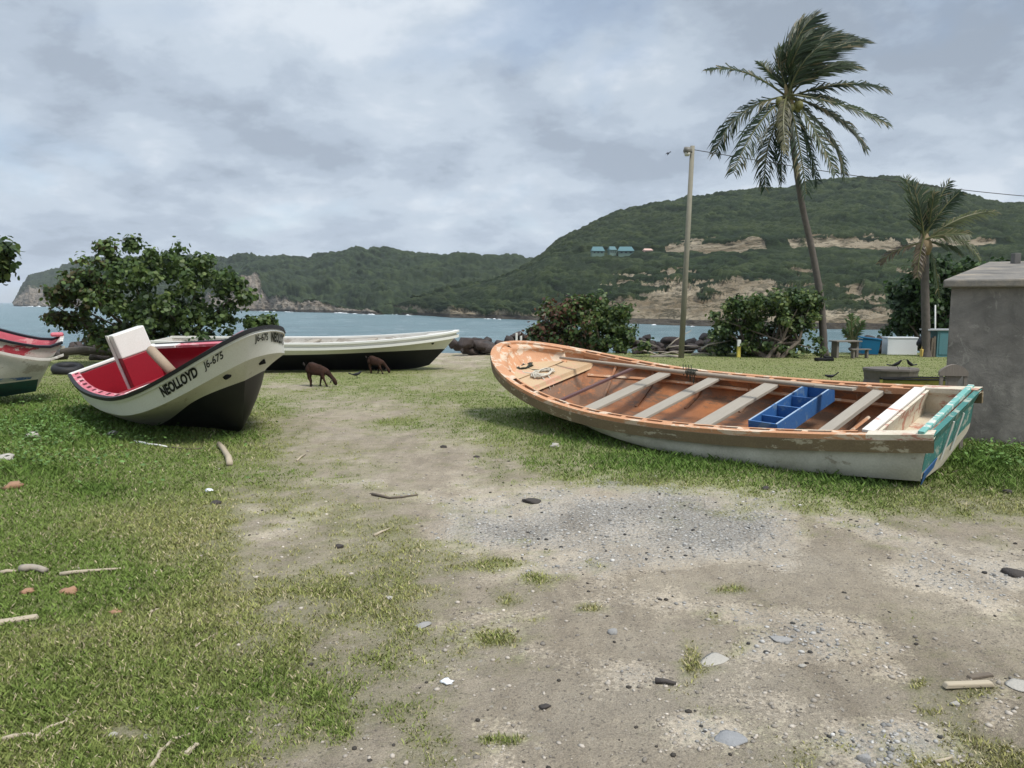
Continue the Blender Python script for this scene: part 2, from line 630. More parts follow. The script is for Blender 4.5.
def make_blades():
    N = 900000
    r_ = rng.random(N)
    y0, y1, k = 2.1, 26.0, 0.75
    y = (y0 ** -k + r_ * (y1 ** -k - y0 ** -k)) ** (-1 / k)
    x = (rng.random(N) * 2 - 1) * (0.82 * y + 0.7)
    g = grass_amount(x, y)
    lush = lush_zone(x, y)
    keep = (rng.random(N) < sstep(0.10, 0.85, g) ** 1.2) & (y < shore_y(x) + 0.6)
    x, y, g, lush = x[keep], y[keep], g[keep], lush[keep]
    n = len(x)
    hgt_ = (0.010 + 0.018 * rng.random(n) ** 1.5) * (0.6 + 0.6 * g) * (1 + 2.4 * lush * rng.random(n)) * (1 + 0.02 * y) * (1 - .35 * sstep(12, 18, y))
    wid = (0.0016 + 0.0013 * rng.random(n)) * (1 + y * 0.19)
    ang = rng.random(n) * 2 * np.pi
    lean = (0.25 + 0.9 * rng.random(n)) * hgt_
    la = rng.random(n) * 2 * np.pi
    z = ground_z(x, y) - 0.004
    dx, dy = np.cos(ang) * wid, np.sin(ang) * wid
    A = np.stack([x - dx, y - dy, z], -1)
    B = np.stack([x + dx, y + dy, z], -1)
    C = np.stack([x + np.cos(la) * lean * .4 + dx * .7, y + np.sin(la) * lean * .4 + dy * .7, z + hgt_ * .62], -1)
    D = np.stack([x + np.cos(la) * lean, y + np.sin(la) * lean, z + hgt_], -1)
    V = np.stack([A, B, C, D], 1).reshape(-1, 3)
    i0 = np.arange(n) * 4
    Fq = np.stack([i0, i0 + 1, i0 + 2, i0 + 3], -1)
    me = fast_mesh('grass', V, Fq, 4)
    big = fbm(x * 0.7, y * 0.7, 70, 4)
    dry = np.clip(0.78 - 0.62 * g + 2.0 * (big - 0.5) + 0.30 * (rng.random(n) - 0.5) - 0.9 * lush + 0.22 * sstep(-3.0, 0.5, x) * (y < 9) - .42 * sstep(9, 15, y), 0, 1)
    straw = rng.random(n) < (0.06 + 0.22 * dry) * np.clip(1.5 - y / 9, .12, 1)
    g1 = np.array([0.140, 0.200, 0.045]); g2 = np.array([0.31, 0.295, 0.115]); st_ = np.array([0.40, 0.345, 0.215])
    lushc = np.array([0.080, 0.155, 0.030])
    col = g1 * (1 - dry[:, None]) + g2 * dry[:, None]
    col = col * (1 - lush[:, None] * .7) + lushc * lush[:, None] * .7
    col = np.where(straw[:, None] & (lush[:, None] < .5), st_, col) * (1 + (rng.random(n) - .5) * np.clip(.75 - y * .03, .25, .7))[:, None]
    set_col(me, 'tone', np.repeat(col, 4, axis=0))
    t = NT('grass_blade', 0.75, 0.15)
    t.color(t.attr('tone', 'Color'))
    t.b.inputs['Transmission Weight'].default_value = 0.0
    o = new_obj('grass', me, t.mat)
    tag(o, 'short patchy green and straw coloured grass covering the ground around the boats', 'grass', kind='stuff')


make_blades()


def leafy_weeds():
    """broad leaved weeds at the left below the moored boats"""
    n0 = 5200
    u = rng.normal(60, 75, n0); v = rng.normal(428, 22, n0)
    m = (v > 396) & (u > -150) & (u < 300) & (v < 500)
    u, v = u[m], v[m]
    Yd = np.array([gnd(a, b_)[:] for a, b_ in zip(u, v)])
    u2 = rng.uniform(960, 1060, 900); v2 = rng.uniform(432, 470, 900)
    Y2 = np.array([gnd(a, b_)[:] for a, b_ in zip(u2, v2)])
    P0 = np.concatenate([Yd, Y2])
    clump = fbm(P0[:, 0] * 1.8, P0[:, 1] * 1.8, 88, 3)
    P0 = P0[clump > 0.43]
    n = len(P0)
    P0[:, 2] = ground_z(P0[:, 0], P0[:, 1]) + rng.random(n) ** 1.5 * 0.13
    s = 0.012 + 0.020 * rng.random(n)
    a1 = rng.random(n) * 6.283; tilt = rng.normal(0, 0.45, n)
    ux = np.stack([np.cos(a1), np.sin(a1), tilt * .5], -1) * s[:, None]
    uy = np.stack([-np.sin(a1), np.cos(a1), rng.normal(0.2, 0.4, n)], -1) * s[:, None] * 0.55
    V = np.stack([P0 - ux, P0 - uy, P0 + ux, P0 + uy], 1).reshape(-1, 3)
    i0 = np.arange(n) * 4
    me = fast_mesh('weeds', V, np.stack([i0, i0 + 1, i0 + 2, i0 + 3], -1), 4)
    col = np.array([0.085, 0.155, 0.036]) * (0.7 + 0.8 * rng.random(n))[:, None]
    set_col(me, 'tone', np.repeat(col, 4, axis=0))
    t = NT('weed_leaf', 0.6, 0.3)
    t.color(t.attr('tone', 'Color'))
    tag(new_obj('weeds', me, t.mat), 'low broad leaved weeds in the grass beside the beached boats and the concrete wall', 'weeds', kind='stuff')


leafy_weeds()


# gravel stones ----------------------------------------------
ICO = None
def ico(sub=1):
    import bmesh
    bm = bmesh.new()
    bmesh.ops.create_icosphere(bm, subdivisions=sub, radius=1)
    V = np.array([v.co[:] for v in bm.verts]); Fc = np.array([[v.index for v in f.verts] for f in bm.faces])
    bm.free()
    return V, Fc


def make_gravel():
    V0, F0 = ico(1)
    V0 = V0[:12] if len(V0) == 12 else V0
    N = 130000
    k = 0.6
    r_ = rng.random(N)
    y = (2.1 ** -k + r_ * (12.0 ** -k - 2.1 ** -k)) ** (-1 / k)
    x = (rng.random(N) * 2 - 1) * (0.78 * y + 0.6)
    gv_ = gravel_amount(x, y); ga_ = grass_amount(x, y)
    pr = np.where(gv_ > 0.2, 0.10 + gv_ * 0.7, 0.06) * (1 - 0.85 * sstep(0.2, 0.6, ga_))
    keep = rng.random(N) < pr
    x, y, gv_ = x[keep], y[keep], gv_[keep]
    n = len(x)
    s = (0.0025 + 0.012 * rng.random(n) ** 4.5) * (0.8 + 0.05 * y)
    sc_ = np.stack([s * rng.uniform(.7, 1.4, n), s * rng.uniform(.7, 1.3, n), s * rng.uniform(.35, .8, n)], -1)
    a1 = rng.random(n) * 6.283
    V = V0[None] * (1 + 0.22 * (rng.random((n, len(V0), 1)) - .5)) * sc_[:, None, :]
    c_, s_ = np.cos(a1)[:, None], np.sin(a1)[:, None]
    X = V[..., 0] * c_ - V[..., 1] * s_ + x[:, None]
    Y = V[..., 0] * s_ + V[..., 1] * c_ + y[:, None]
    Z = V[..., 2] + (ground_z(x, y) + sc_[:, 2] * 0.3)[:, None]
    me = fast_mesh('gravel', np.stack([X, Y, Z], -1).reshape(-1, 3), (F0[None] + (np.arange(n) * len(V0))[:, None, None]).reshape(-1, 3), 3)
    tone = 0.16 + 0.27 * rng.random(n)
    dk = rng.random(n) < .08
    tone = np.where(dk, .05, tone)
    tone = np.where(rng.random(n) < .03, .52, tone)
    col = tone[:, None] * np.where((gv_ > .3)[:, None], np.array([1.03, 0.99, 0.92]), np.array([1.05, .93, .78]))
    set_col(me, 'tone', np.repeat(col, len(V0), axis=0))
    t = NT('gravel_stone', 0.9, 0.2)
    t.color(t.attr('tone', 'Color'))
    tag(new_obj('gravel', me, t.mat), 'small grey pebbles and crushed stone strewn over the bare track', 'gravel', kind='stuff')


make_gravel()

# ---------------------------------------------------------------- sea
def make_sea():
    rs = np.concatenate([[0], np.geomspace(20, 6000, 80)])
    an = np.linspace(0, 2 * np.pi, 97)[:-1]
    V = [(0, 0, SEA)]
    for r_ in rs[1:]:
        for a_ in an: V.append((r_ * math.cos(a_), r_ * math.sin(a_), SEA))
    m = MB()
    n = len(an)
    m.v = V
    for k in range(n): m.f.append((0, 1 + k, 1 + (k + 1) % n)); m.m.append(0)
    for i in range(len(rs) - 2):
        for k in range(n):
            a_ = 1 + i * n + k; b_ = 1 + i * n + (k + 1) % n
            m.f.append((a_, a_ + n, b_ + n, b_)); m.m.append(0)
    t = NT('sea_water', 0.28, 0.5)
    P_ = t.geo()
    w1 = t.noise(0.22, 8, 0.72, 0.4, vec=P_, stretch=(0.5, 1.3, 1))
    w2 = t.noise(1.1, 5, 0.6, 0.2, vec=P_, stretch=(0.6, 1.3, 1))
    pat = t.noise(0.012, 4, 0.5, vec=P_)
    c = t.mix(t.ramp(pat, [(0.35, 0.0), (0.65, 1.0)]), (0.10, 0.185, 0.205), (0.15, 0.245, 0.26))
    c = t.mix(t.ramp(w1, [(0.40, 0.0), (0.62, 1.0)]), t.mix(0.6, c, (0.03, 0.065, 0.08)), c)
    foam = t.ramp(t.noise(0.35, 6, 0.7, 0.5, vec=P_, stretch=(0.35, 1.6, 1)), [(0.605, 0.0), (0.65, 1.0)])
    c = t.mix(t.math('MULTIPLY', foam, 0.8), c, (0.8, 0.83, 0.84))
    t.color(c)
    t.bump(t.math('ADD', w1, t.math('MULTIPLY', w2, 0.35)), 1.0, 1.3)
    o = m.build('sea', t.mat)
    tag(o, kind='structure')


make_sea()

# ---------------------------------------------------------------- hills
def hill_mat(name, rock_a, rock_b, greens):
    t = NT(name, 0.9, 0.1)
    P_ = t.geo()
    rk = t.attr('rock')
    tn = t.attr('tree_tone')
    nb = t.noise(0.02, 5, 0.6, vec=P_)
    nf = t.noise(0.9, 5, 0.7, vec=P_)
    g = t.ramp(tn, [(0.0, greens[0]), (0.5, greens[1]), (1.0, greens[2])])
    g = t.mix(t.math('MULTIPLY', t.ramp(nb, [(0.4, 0.0), (0.65, 1.0)]), 0.45), g, greens[3])
    g = t.mix(0.5, g, t.ramp(nf, [(0.3, (0.25, 0.25, 0.25)), (0.7, (0.9, 0.9, 0.9))]), 'OVERLAY')
    st = t.noise(0.10, 7, 0.7, 0.6, vec=P_, stretch=(0.35, 0.35, 2.2))
    r_ = t.mix(t.ramp(st, [(0.35, 0.0), (0.62, 1.0)]), rock_a, rock_b)
    crack = t.noise(0.5, 6, 0.7, 0.8, vec=P_, stretch=(0.4, 0.4, 1.8))
    r_ = t.mix(t.ramp(crack, [(0.42, 0.85), (0.50, 0.0)]), r_, (0.055, 0.048, 0.03))
    wet = t.math('LESS_THAN', t.attr('height'), SEA + 1.3)
    r_ = t.mix(t.math('MULTIPLY', wet, 0.85), r_, (0.035, 0.032, 0.028))
    c = t.mix(t.ramp(t.math('ADD', rk, t.math('MULTIPLY', t.math('SUBTRACT', nf, 0.5), 0.5)), [(0.42, 0.0), (0.54, 1.0)]), g, r_)
    t.color(c)
    t.bump(t.math('ADD', crack, nf), 0.7, 0.8)
    return t.mat


def build_hill(name, px0, px1, ncol, curves, rock_fn, crown, amp, seed, mat, label, rows, sheared=False, bankrow=99):
    """curves: list of dict(px->y) with distance; every curve lies at its own real distance"""
    pxs = np.linspace(px0, px1, ncol)
    ctrl = []
    for (xs, ys, ds) in curves:
        yv = np.interp(pxs, xs, ys)
        dv = np.interp(pxs, xs, ds)
        P3 = []
        for a_, b_, c_ in zip(pxs, yv, dv):
            if b_ < 0:      # marks an absolute height: -1000 - z
                d_ = ray(a_, 302)
                P3.append((d_[0] * c_ / d_[1], c_, -1000 - b_))
            else:
                d_ = ray(a_, b_); k = c_ / d_[1]
                P3.append((d_[0] * k, c_, H + d_[2] * k))
        ctrl.append(np.array(P3))
    ctrl = np.stack(ctrl)               # (k, ncol, 3)
    segs = []
    tval = []
    for i, n_ in enumerate(rows):
        tt = np.linspace(0, 1, n_, endpoint=False)
        for v in tt:
            segs.append(ctrl[i] * (1 - v) + ctrl[i + 1] * v); tval.append(i + v)
    segs.append(ctrl[-1]); tval.append(len(rows))
    G = np.stack(segs)
    tv = np.repeat(np.array(tval)[:, None], ncol, 1)
    # soften control creases
    for _ in range(3):
        Gs = G.copy()
        Gs[2:-2] = (G[1:-3] + G[2:-2] * 2 + G[3:-1]) / 4
        keep = (tv < 1.0)[..., None]
        G = np.where(keep, G, Gs)
    arc = np.concatenate([np.zeros((1, ncol)), np.cumsum(np.linalg.norm(np.diff(G, axis=0), axis=2), 0)])
    X = G[..., 0]
    rk = rock_fn(np.repeat(pxs[None], len(G), 0), tv, X, arc)
    sx = X + (0.8 * arc if sheared else 0)
    d1, id1 = worley(X / crown, arc / crown + 0.2 * X / crown, seed)
    d2, id2 = worley(X / (crown * 2.3), arc / (crown * 2.3), seed + 3)
    dome = np.sqrt(np.clip(1 - (d1 / 0.78) ** 2, 0, 1)) * (0.5 + id1) + 0.5 * np.sqrt(np.clip(1 - (d2 / 0.8) ** 2, 0, 1)) * (0.3 + id2)
    big = fbm(X / 38, arc / 38, seed + 20, 4) - 0.5
    ridge = fbm(X / 7 + arc / 30, arc / 30, seed + 30, 4) - 0.5
    rockd = (fbm(X / 5, arc / 2.0, seed + 40, 5, 0.6) - 0.5) * crown * 1.2
    vg = 1 - sstep(0.4, 0.6, rk)
    disp = vg * (dome * amp + 0.4 * amp * (fbm(X / 1.2, arc / 1.2, seed + 9, 2) - .5)) + (1 - vg) * rockd + big * crown * 3.0 + ridge * crown * 1.1
    fade = sstep(0.6, 1.6, tv)
    disp = disp * np.clip(fade + 0.15, 0, 1) * (1 - 0.75 * np.exp(-((tv - bankrow) / 0.55) ** 2))
    G[..., 2] += disp * 0.75
    G[..., 1] -= disp * 0.55
    nr = len(G)
    idx = np.arange(nr * ncol).reshape(nr, ncol)
    Fq = np.stack([idx[:-1, :-1], idx[:-1, 1:], idx[1:, 1:], idx[1:, :-1]], -1).reshape(-1, 4)
    me = fast_mesh(name, G.reshape(-1, 3), Fq, 4)
    set_attr(me, 'rock', rk.ravel())
    set_attr(me, 'tree_tone', np.clip(0.5 + 0.75 * (id1 - .5) + 0.5 * (id2 - .5), 0, 1).ravel())
    set_attr(me, 'height', G[..., 2].ravel())
    o = new_obj(name, me, mat, smooth=True)
    tag(o, label, None, kind='structure')
    return o


def shoreY(y): return (H - SEA) * F / (y - 302.0)


greens = [(0.005, 0.010, 0.005), (0.016, 0.026, 0.011), (0.042, 0.055, 0.022), (0.027, 0.036, 0.016)]
greens_far = [(0.009, 0.015, 0.009), (0.020, 0.031, 0.015), (0.040, 0.054, 0.024), (0.029, 0.039, 0.020)]
m_near = hill_mat('hill_near', (0.13, 0.10, 0.062), (0.29, 0.245, 0.175), greens)
m_far = hill_mat('hill_far', (0.17, 0.14, 0.11), (0.25, 0.22, 0.18), greens_far)

# near hill across the bay (terrace with a road cut half way up)
xs = [365, 400, 450, 500, 540, 600, 650, 700, 760, 830, 900, 1000, 1200]
shy = [312.5, 314.5, 317.5, 319, 320.5, 323, 324.5, 326, 327, 329, 329.5, 330, 331]
shd = [shoreY(v) for v in shy]
SH = np.interp
top_x = [365, 376, 400, 420, 450, 475, 500, 530, 545, 560, 590, 620, 650, 700, 750, 800, 860, 900, 950, 1000, 1050, 1200]
top_y = [312, 306, 301, 296, 287, 283, 277, 263, 253, 240, 224, 212, 204, 198, 193, 186, 178, 182, 192, 206, 212, 226]
top_d = [400, 400, 390, 380, 370, 365, 360, 395, 430, 460, 470, 475, 475, 470, 465, 460, 455, 450, 450, 450, 450, 450]
ter_x = [365, 400, 450, 500, 530, 545, 590, 640, 700, 770, 830, 900, 1000, 1200]
ter_y = [312.2, 304, 292, 281, 268, 259, 255, 254, 255, 252, 250, 249, 247, 250]
ter_d = [398, 380, 355, 345, 340, 335, 325, 310, 290, 275, 268, 262, 258, 255]
bnk_y = [312.1, 303, 290, 279.5, 266.5, 257, 251, 250, 246, 242.5, 239.5, 240, 239, 242]
ctop_x = [365, 400, 450, 500, 540, 600, 620, 650, 678, 700, 740, 770, 800, 830, 860, 900, 1000, 1200]
ctop_y = [312.3, 309, 308, 307, 303, 297, 293, 291, 286, 296, 283, 283, 302, 304, 303, 312, 318, 320]
base_d = lambda x, o: float(SH(x, xs, shd)) + o
curves = [
    (xs, [-1000 + 9] * len(xs), [d - 6 for d in shd]),
    (xs, [-1000 - SEA + 0.3] * len(xs), shd),
    (xs, [v - 4 for v in shy], [d + 4 for d in shd]),
    (ctop_x, ctop_y, [base_d(x, 4 + (float(SH(x, xs, shy)) - y) * 1.1) for x, y in zip(ctop_x, ctop_y)]),
    (ter_x, ter_y, ter_d),
    (ter_x, bnk_y, [d + 5 for d in ter_d]),
    (top_x, [t_ + (float(SH(x, ter_x, bnk_y)) - t_) * 0.48 for x, t_ in zip(top_x, top_y)], [float(SH(x, ter_x, ter_d)) * 0.5 + d * 0.5 for x, d in zip(top_x, top_d)]),
    (top_x, top_y, top_d),
    (top_x, [-1000 - max(SEA - 2, (302 - y) * d / F * 0.75) for y, d in zip(top_y, top_d)], [d + 130 for d in top_d]),
]


def rock_near(px, tv, X, arc):
    n = fbm(X / 16, arc / 9, 61, 5) - 0.5
    n2 = fbm(X / 6, arc / 4, 62, 4) - 0.5
    cliff = 1 - sstep(2.75, 3.12, tv + n * 0.9 + n2 * .5)
    cl_low = 1 - sstep(2.0, 2.7, tv + n * 1.6)
    w = sstep(560, 625, px + n * 60)
    w = w * (1 - 0.55 * sstep(800, 840, px) * (n2 > -0.08))
    r_ = cliff * w + cl_low * (1 - w)
    bank = sstep(4.0, 4.15, tv + n2 * .5) * (1 - sstep(4.95, 5.08, tv + n2 * 0.5)) * sstep(640, 700, px + n * 120) * (1 - sstep(985, 1005, px)) * sstep(.36, .46, fbm(X / 14, arc * 0, 77, 3) + 0.1 * sstep(690, 740, px))
    patch = sstep(0.62, 0.70, fbm(X / 11, arc / 6, 65, 4)) * (tv > 3) * (tv < 3.5) * (px > 600)
    return np.clip(np.maximum(np.maximum(r_, bank), patch), 0, 1)


build_hill('near_hill', 365, 1180, 760, curves, rock_near, 3.0, 1.7, 5, m_near, 'green scrub covered hill across the bay with tan cliffs and a road cut', [3, 6, 34, 46, 20, 56, 64, 16], bankrow=4.4)

# distant headlands on the left
xsL = [14, 30, 60, 100, 160, 235, 300, 346, 376, 420, 560]
shyL = [306.2, 306.6, 307, 307.6, 308.5, 310.5, 312, 313, 314.6, 316, 317]
sdL = [shoreY(v) for v in shyL]
topxL = [14, 20, 24, 30, 45, 60, 75, 90, 130, 180, 217, 258, 317, 329, 345, 360, 387, 405, 449, 464, 500, 560]
topyL = [306, 291, 284, 278, 273, 268, 262, 257, 257, 258, 259, 257.5, 255, 252, 250, 249.5, 252, 253, 255, 258.5, 260, 262]
topdL = [1330, 1330, 1330, 1320, 1310, 1300, 1290, 1280, 1150, 1000, 900, 800, 720, 700, 690, 680, 660, 650, 620, 600, 600, 600]
ctxL = [14, 22, 30, 60, 100, 160, 225, 238, 255, 270, 300, 346, 376, 420, 560]
ctyL = [306, 300, 294, 296, 300, 303, 298, 284, 277, 303, 306, 307.5, 309, 311, 313]
curvesL = [
    (xsL, [-1000 + 9] * len(xsL), [d - 10 for d in sdL]),
    (xsL, [-1000 - SEA + 0.3] * len(xsL), sdL),
    (xsL, [v - 1.6 for v in shyL], [d + 5 for d in sdL]),
    (ctxL, ctyL, [float(SH(x, xsL, sdL)) + 12 + (float(SH(x, xsL, shyL)) - y) * 1.6 for x, y in zip(ctxL, ctyL)]),
    (topxL, [t_ * 0.5 + 0.5 * float(SH(x, ctxL, ctyL)) for x, t_ in zip(topxL, topyL)], [d * 0.55 + 0.45 * (float(SH(x, xsL, sdL)) + 20) for x, d in zip(topxL, topdL)]),
    (topxL, topyL, topdL),
    (topxL, [-1000 - max(SEA - 2, (302 - y) * d / F * 0.6) for y, d in zip(topyL, topdL)], [d + 260 for d in topdL]),
]


def rock_far(px, tv, X, arc):
    n = fbm(X / 40, arc / 14, 161, 5) - 0.5
    cliff = 1 - sstep(2.6, 3.0, tv + n * 0.9)
    face = np.exp(-((px - 248) / 14) ** 2) * (1 - sstep(3.1, 3.9, tv + n * 1.2))
    tip = (1 - sstep(30, 60, px)) * (1 - sstep(3.2, 4.2, tv + n))
    return np.clip(np.maximum(np.maximum(cliff, face * 1.3), tip * .9), 0, 1)


build_hill('far_headland', 14, 560, 620, curvesL, rock_far, 5.5, 2.2, 15, m_far, 'distant green headland with dark rock along the waterline', [2, 4, 24, 50, 50, 12])

# ---------------------------------------------------------------- hull building
class Boat:
    def __init__(s, P, kz, x1, z1, x2, z2, xk, sheer=None, band=0.2, bandk=0.95, zc_mid=0.0, rake=0.0, lift=0.0, rf=(-.45, -.05, .2, .4), pl=2.0, foot=0.12):
        s.rf, s.pl, s.foot = rf, pl, foot
        s.rake, s.lift = rake, lift
        (s.X, s.Y, s.Z, s.hd, s.heel, s.trim, s.L, s.B, s.ts, s.sm, s.z0, s.zb, s.zs, s.q, s.rb, s.rk, s.e, s.ks) = P
        s.kz, s.x1, s.z1, s.x2, s.z2, s.xk = kz, x1, z1, x2, z2, xk
        s.sheer, s.band, s.bandk, s.zc_mid = sheer, band, bandk, zc_mid

    def bw(s, t):
        if t < s.sm: return s.B * (s.ts + (1 - s.ts) * math.sin(math.pi / 2 * t / s.sm))
        w = (t - s.sm) / (1 - s.sm)
        return s.B * max(0.0, 1 - w ** s.e) ** s.q

    def bl(s, t):
        if t < s.sm: return s.B * (s.ts + (1 - s.ts) * math.sin(math.pi / 2 * t / s.sm))
        w = (t - s.sm) / (1 - s.sm)
        return s.B * (1 - w ** s.pl)

    def zg(s, t):
        if s.sheer: return float(np.interp(t, *s.sheer))
        if t > s.sm: return s.z0 + (s.zb - s.z0) * ((t - s.sm) / (1 - s.sm)) ** 2
        return s.z0 + (s.zs - s.z0) * ((s.sm - t) / s.sm) ** 2

    def G(s, t, sd):
        return Vector((s.L * (t - .5) + s.rf[0] * s.rk_(t), sd * s.bw(t), s.zg(t)))

    def rk_(s, t): return s.rake * max(0.0, 1 - t / 0.25)

    def C1(s, t, sd):
        f = t ** 6
        a = s.bw(t) * s.bandk * (1 - f) + f * s.bw(t) * .9
        return Vector((s.L * (t * (1 - (1 - s.x1) * t ** 6) - .5) + s.rf[1] * s.rk_(t), sd * a, s.zg(t) - s.band * (1 - f) - (s.zg(1.0) - s.z1) * f))

    def C2(s, t, sd):
        f = sst(max(0, (t - 0.30) / 0.70)) ** 1.3
        y = s.rb * s.bl(t) * (1 - (0.25 if s.pl < 3 else 0.02) * f)
        return Vector((s.L * (t * (1 - (1 - s.x2) * t ** 4) - .5) + s.rf[2] * s.rk_(t), sd * y, s.zc_mid * (1 - f) + s.z2 * f + s.lift * max(0, 1 - t / .4) ** 2))

    def K(s, t, sd):
        f = max(0, (t - 0.82) / 0.18) ** 2
        return Vector((s.L * (t * (1 - (1 - s.xk) * t ** 3) - .5) + s.rf[3] * s.rk_(t), sd * 0.018 * (1 - t ** 8), s.kz + f * s.foot + s.lift * 1.5 * max(0, 1 - t / .4) ** 2))

    def surf(s, t, v, sd):
        """v 0..1 strake, 1..2 upper hull, 2..3 bottom"""
        g, a, b_, k = s.G(t, sd), s.C1(t, sd), s.C2(t, sd), s.K(t, sd)
        if v <= 1: return g.lerp(a, v)
        if v <= 2:
            w = v - 1
            # slight belly so that the flare is hollow forward and full amidships
            m = a.lerp(b_, w)
            hollow = (0.20 * t ** 4 - 0.03) * 4 * w * (1 - w)
            return Vector((m.x, m.y * (1 - hollow * 1.2), m.z))
        w = v - 2
        m = b_.lerp(k, w)
        return Vector((m.x, m.y + sd * 0.22 * w * (1 - w) * s.bl(t) * (s.pl > 3), m.z))

    def ts_(s, n=160, t0=0.0, t1=1.0):
        u = np.linspace(0, 1, n)
        full = 1 - (1 - u) ** 2.6
        full = full[(full >= t0) & (full <= t1)]
        return sorted(set([t0, t1] + [float(v) for v in full]))

    def inward(s, t, sd):
        e = 1e-3
        a, b_ = s.G(max(0, t - e), sd), s.G(min(1 - 1e-6, t + e), sd)
        d = Vector((b_.x - a.x, b_.y - a.y, 0))
        if d.length < 1e-9: return Vector((-1, 0, 0))
        d.normalize()
        n = Vector((d.y, -d.x, 0)) if sd > 0 else Vector((-d.y, d.x, 0))
        return n

    def place(s, name, label, cat, group=None):
        e = empty(name, (s.X, s.Y, s.Z), (s.heel, -s.trim, s.hd), label, cat, group)
        s.e = s.e
        s.root = e
        return e

    def world(s, p_):
        M = Matrix.Translation((s.X, s.Y, s.Z)) @ Euler((s.heel, -s.trim, s.hd)).to_matrix().to_4x4()
        return M @ Vector(p_)

    def hull(s, mats, vs=(0, 1, 2, 3)):
        """outer skin: one mesh, bands with their own paint"""
        m = MB()
        T = s.ts_()
        T[-1] = 1.0
        for sd in (1, -1):
            for bi in range(len(vs) - 1):
                rows = []
                for w in np.linspace(vs[bi], vs[bi + 1], 9 if bi == 1 else 5):
                    rows.append([s.surf(t_, float(w), sd) for t_ in T])
                if sd < 0: rows = rows[::-1]
                m.grid(rows, bi)
        # keel strip and transom
        rows = [[s.K(t_, 1) for t_ in T], [s.K(t_, -1) for t_ in T]]
        m.grid(rows, len(vs) - 2)
        return m.build('hull', mats, s.root, smooth=True)

    def transom(s, mat, thick=0.05, lo=None, split=1.6):
        for nm, m_, va, vb in ((('transom', mat, 0, 3),) if lo is None else (('transom', mat, 0, split), ('transom_lower', lo, split, 3))):
            m = MB()
            if vb < 3 or va > 0:
                up_, dn = np.linspace(va, vb, 8), np.linspace(vb, va, 8)
            else:
                up_, dn = np.linspace(0, 3, 13), np.linspace(3, 0, 13)
            pr = [s.surf(0, float(w), 1) for w in up_] + [s.surf(0, float(w), -1) for w in dn]
            f0 = [p_ + Vector((-0.004, 0, 0)) for p_ in pr]
            f1 = [p_ + Vector((thick, 0, 0)) for p_ in pr]
            n = len(pr)
            m.add(f0 + f1, [tuple(range(n)), tuple(range(2 * n - 1, n - 1, -1))] + [(i, (i + 1) % n, n + (i + 1) % n, n + i) for i in range(n)])
            m.build(nm, m_, s.root)

    def rail(s, name, mat, a0, a1, z0, z1, t0=0.0, t1=1.0, sides=(1, -1), join=True):
        """a strip of rectangular section following the gunwale, a = inward offset"""
        m = MB()
        T = s.ts_(110, t0, t1)
        path = []
        if 1 in sides: path += [(t_, 1) for t_ in T]
        if -1 in sides:
            back = [(t_, -1) for t_ in T[::-1]]
            if join and 1 in sides and t1 >= 1: back = back[1:]
            path += back
        runs = [path] if (join and len(sides) == 2 and t1 >= 1) else [[(t_, sd) for t_ in T] for sd in sides]
        for run in runs:
            if m.v:
                m.build(name, mat, s.root); m = MB()
            ring = []
            for t_, sd in run:
                tt = min(t_, 0.99999)
                g = s.G(t_, sd)
                n_ = s.inward(min(tt, 0.9995), sd)
                if t_ >= 0.9999: n_ = Vector((-1, 0, 0))
                pts = [g + n_ * a0 + Vector((0, 0, z0)), g + n_ * a1 + Vector((0, 0, z0)), g + n_ * a1 + Vector((0, 0, z1)), g + n_ * a0 + Vector((0, 0, z1))]
                # keep the two sides from crossing over the centre line
                for p_ in pts:
                    if p_.y * sd < 0: p_.y = 0
                ring.append(pts)
            m.grid(ring, 0, closed=True)
            m.f.append((len(m.v) - 4, len(m.v) - 3, len(m.v) - 2, len(m.v) - 1)); m.m.append(0)
        return m.build(name, mat, s.root)

    def inpt(s, t, z, sd, off=0.045):
        off = off + 0.05 * max(0.0, t) ** 8
        """point on the inside of the planking at height z"""
        if z >= s.zg(t): v = 0.0
        elif z <= s.surf(t, 3, sd).z: v = 3.0
        else:
            lo, hi = 0.0, 3.0
            for _ in range(22):
                mid = (lo + hi) / 2
                if s.surf(t, mid, sd).z > z: lo = mid
                else: hi = mid
            v = (lo + hi) / 2
        p_ = s.surf(t, v, sd)
        y = max(0.0, abs(p_.y) - off)
        x = p_.x - off * (1.2 if t > .9 else 0.0)
        return Vector((x, sd * y, max(z, p_.z + 0.02) if v >= 3 else z))

    def inner(s, mat, inset, zf, t0=0.0, t1=1.0, name='inner_skin'):
        """inner faces of the sides down to the floor height"""
        for sd in (1, -1):
            m = MB()
            T = s.ts_(120, t0, t1)
            rows = []
            for w in np.linspace(0, 1, 12):
                row = []
                for t_ in T:
                    zt = s.zg(t_) - 0.012
                    z = zt + (min(zf, zt - .01) - zt) * w
                    if w == 0:
                        p_ = s.G(t_, sd) + s.inward(min(t_, .9995), sd) * inset * .85
                        if p_.y * sd < 0: p_.y = 0
                        row.append(Vector((p_.x, p_.y, zt)))
                    else:
                        row.append(s.inpt(t_, z, sd, max(0.045, inset * (1 - w * 2.2))))
                rows.append(row)
            m.grid(rows)
            m.build(name, mat, s.root, smooth=True)

    def floor_pt(s, t, sd, zf):
        return s.inpt(t, zf, sd)

    def side_y(s, t, z):
        return abs(s.inpt(t, z, 1).y)

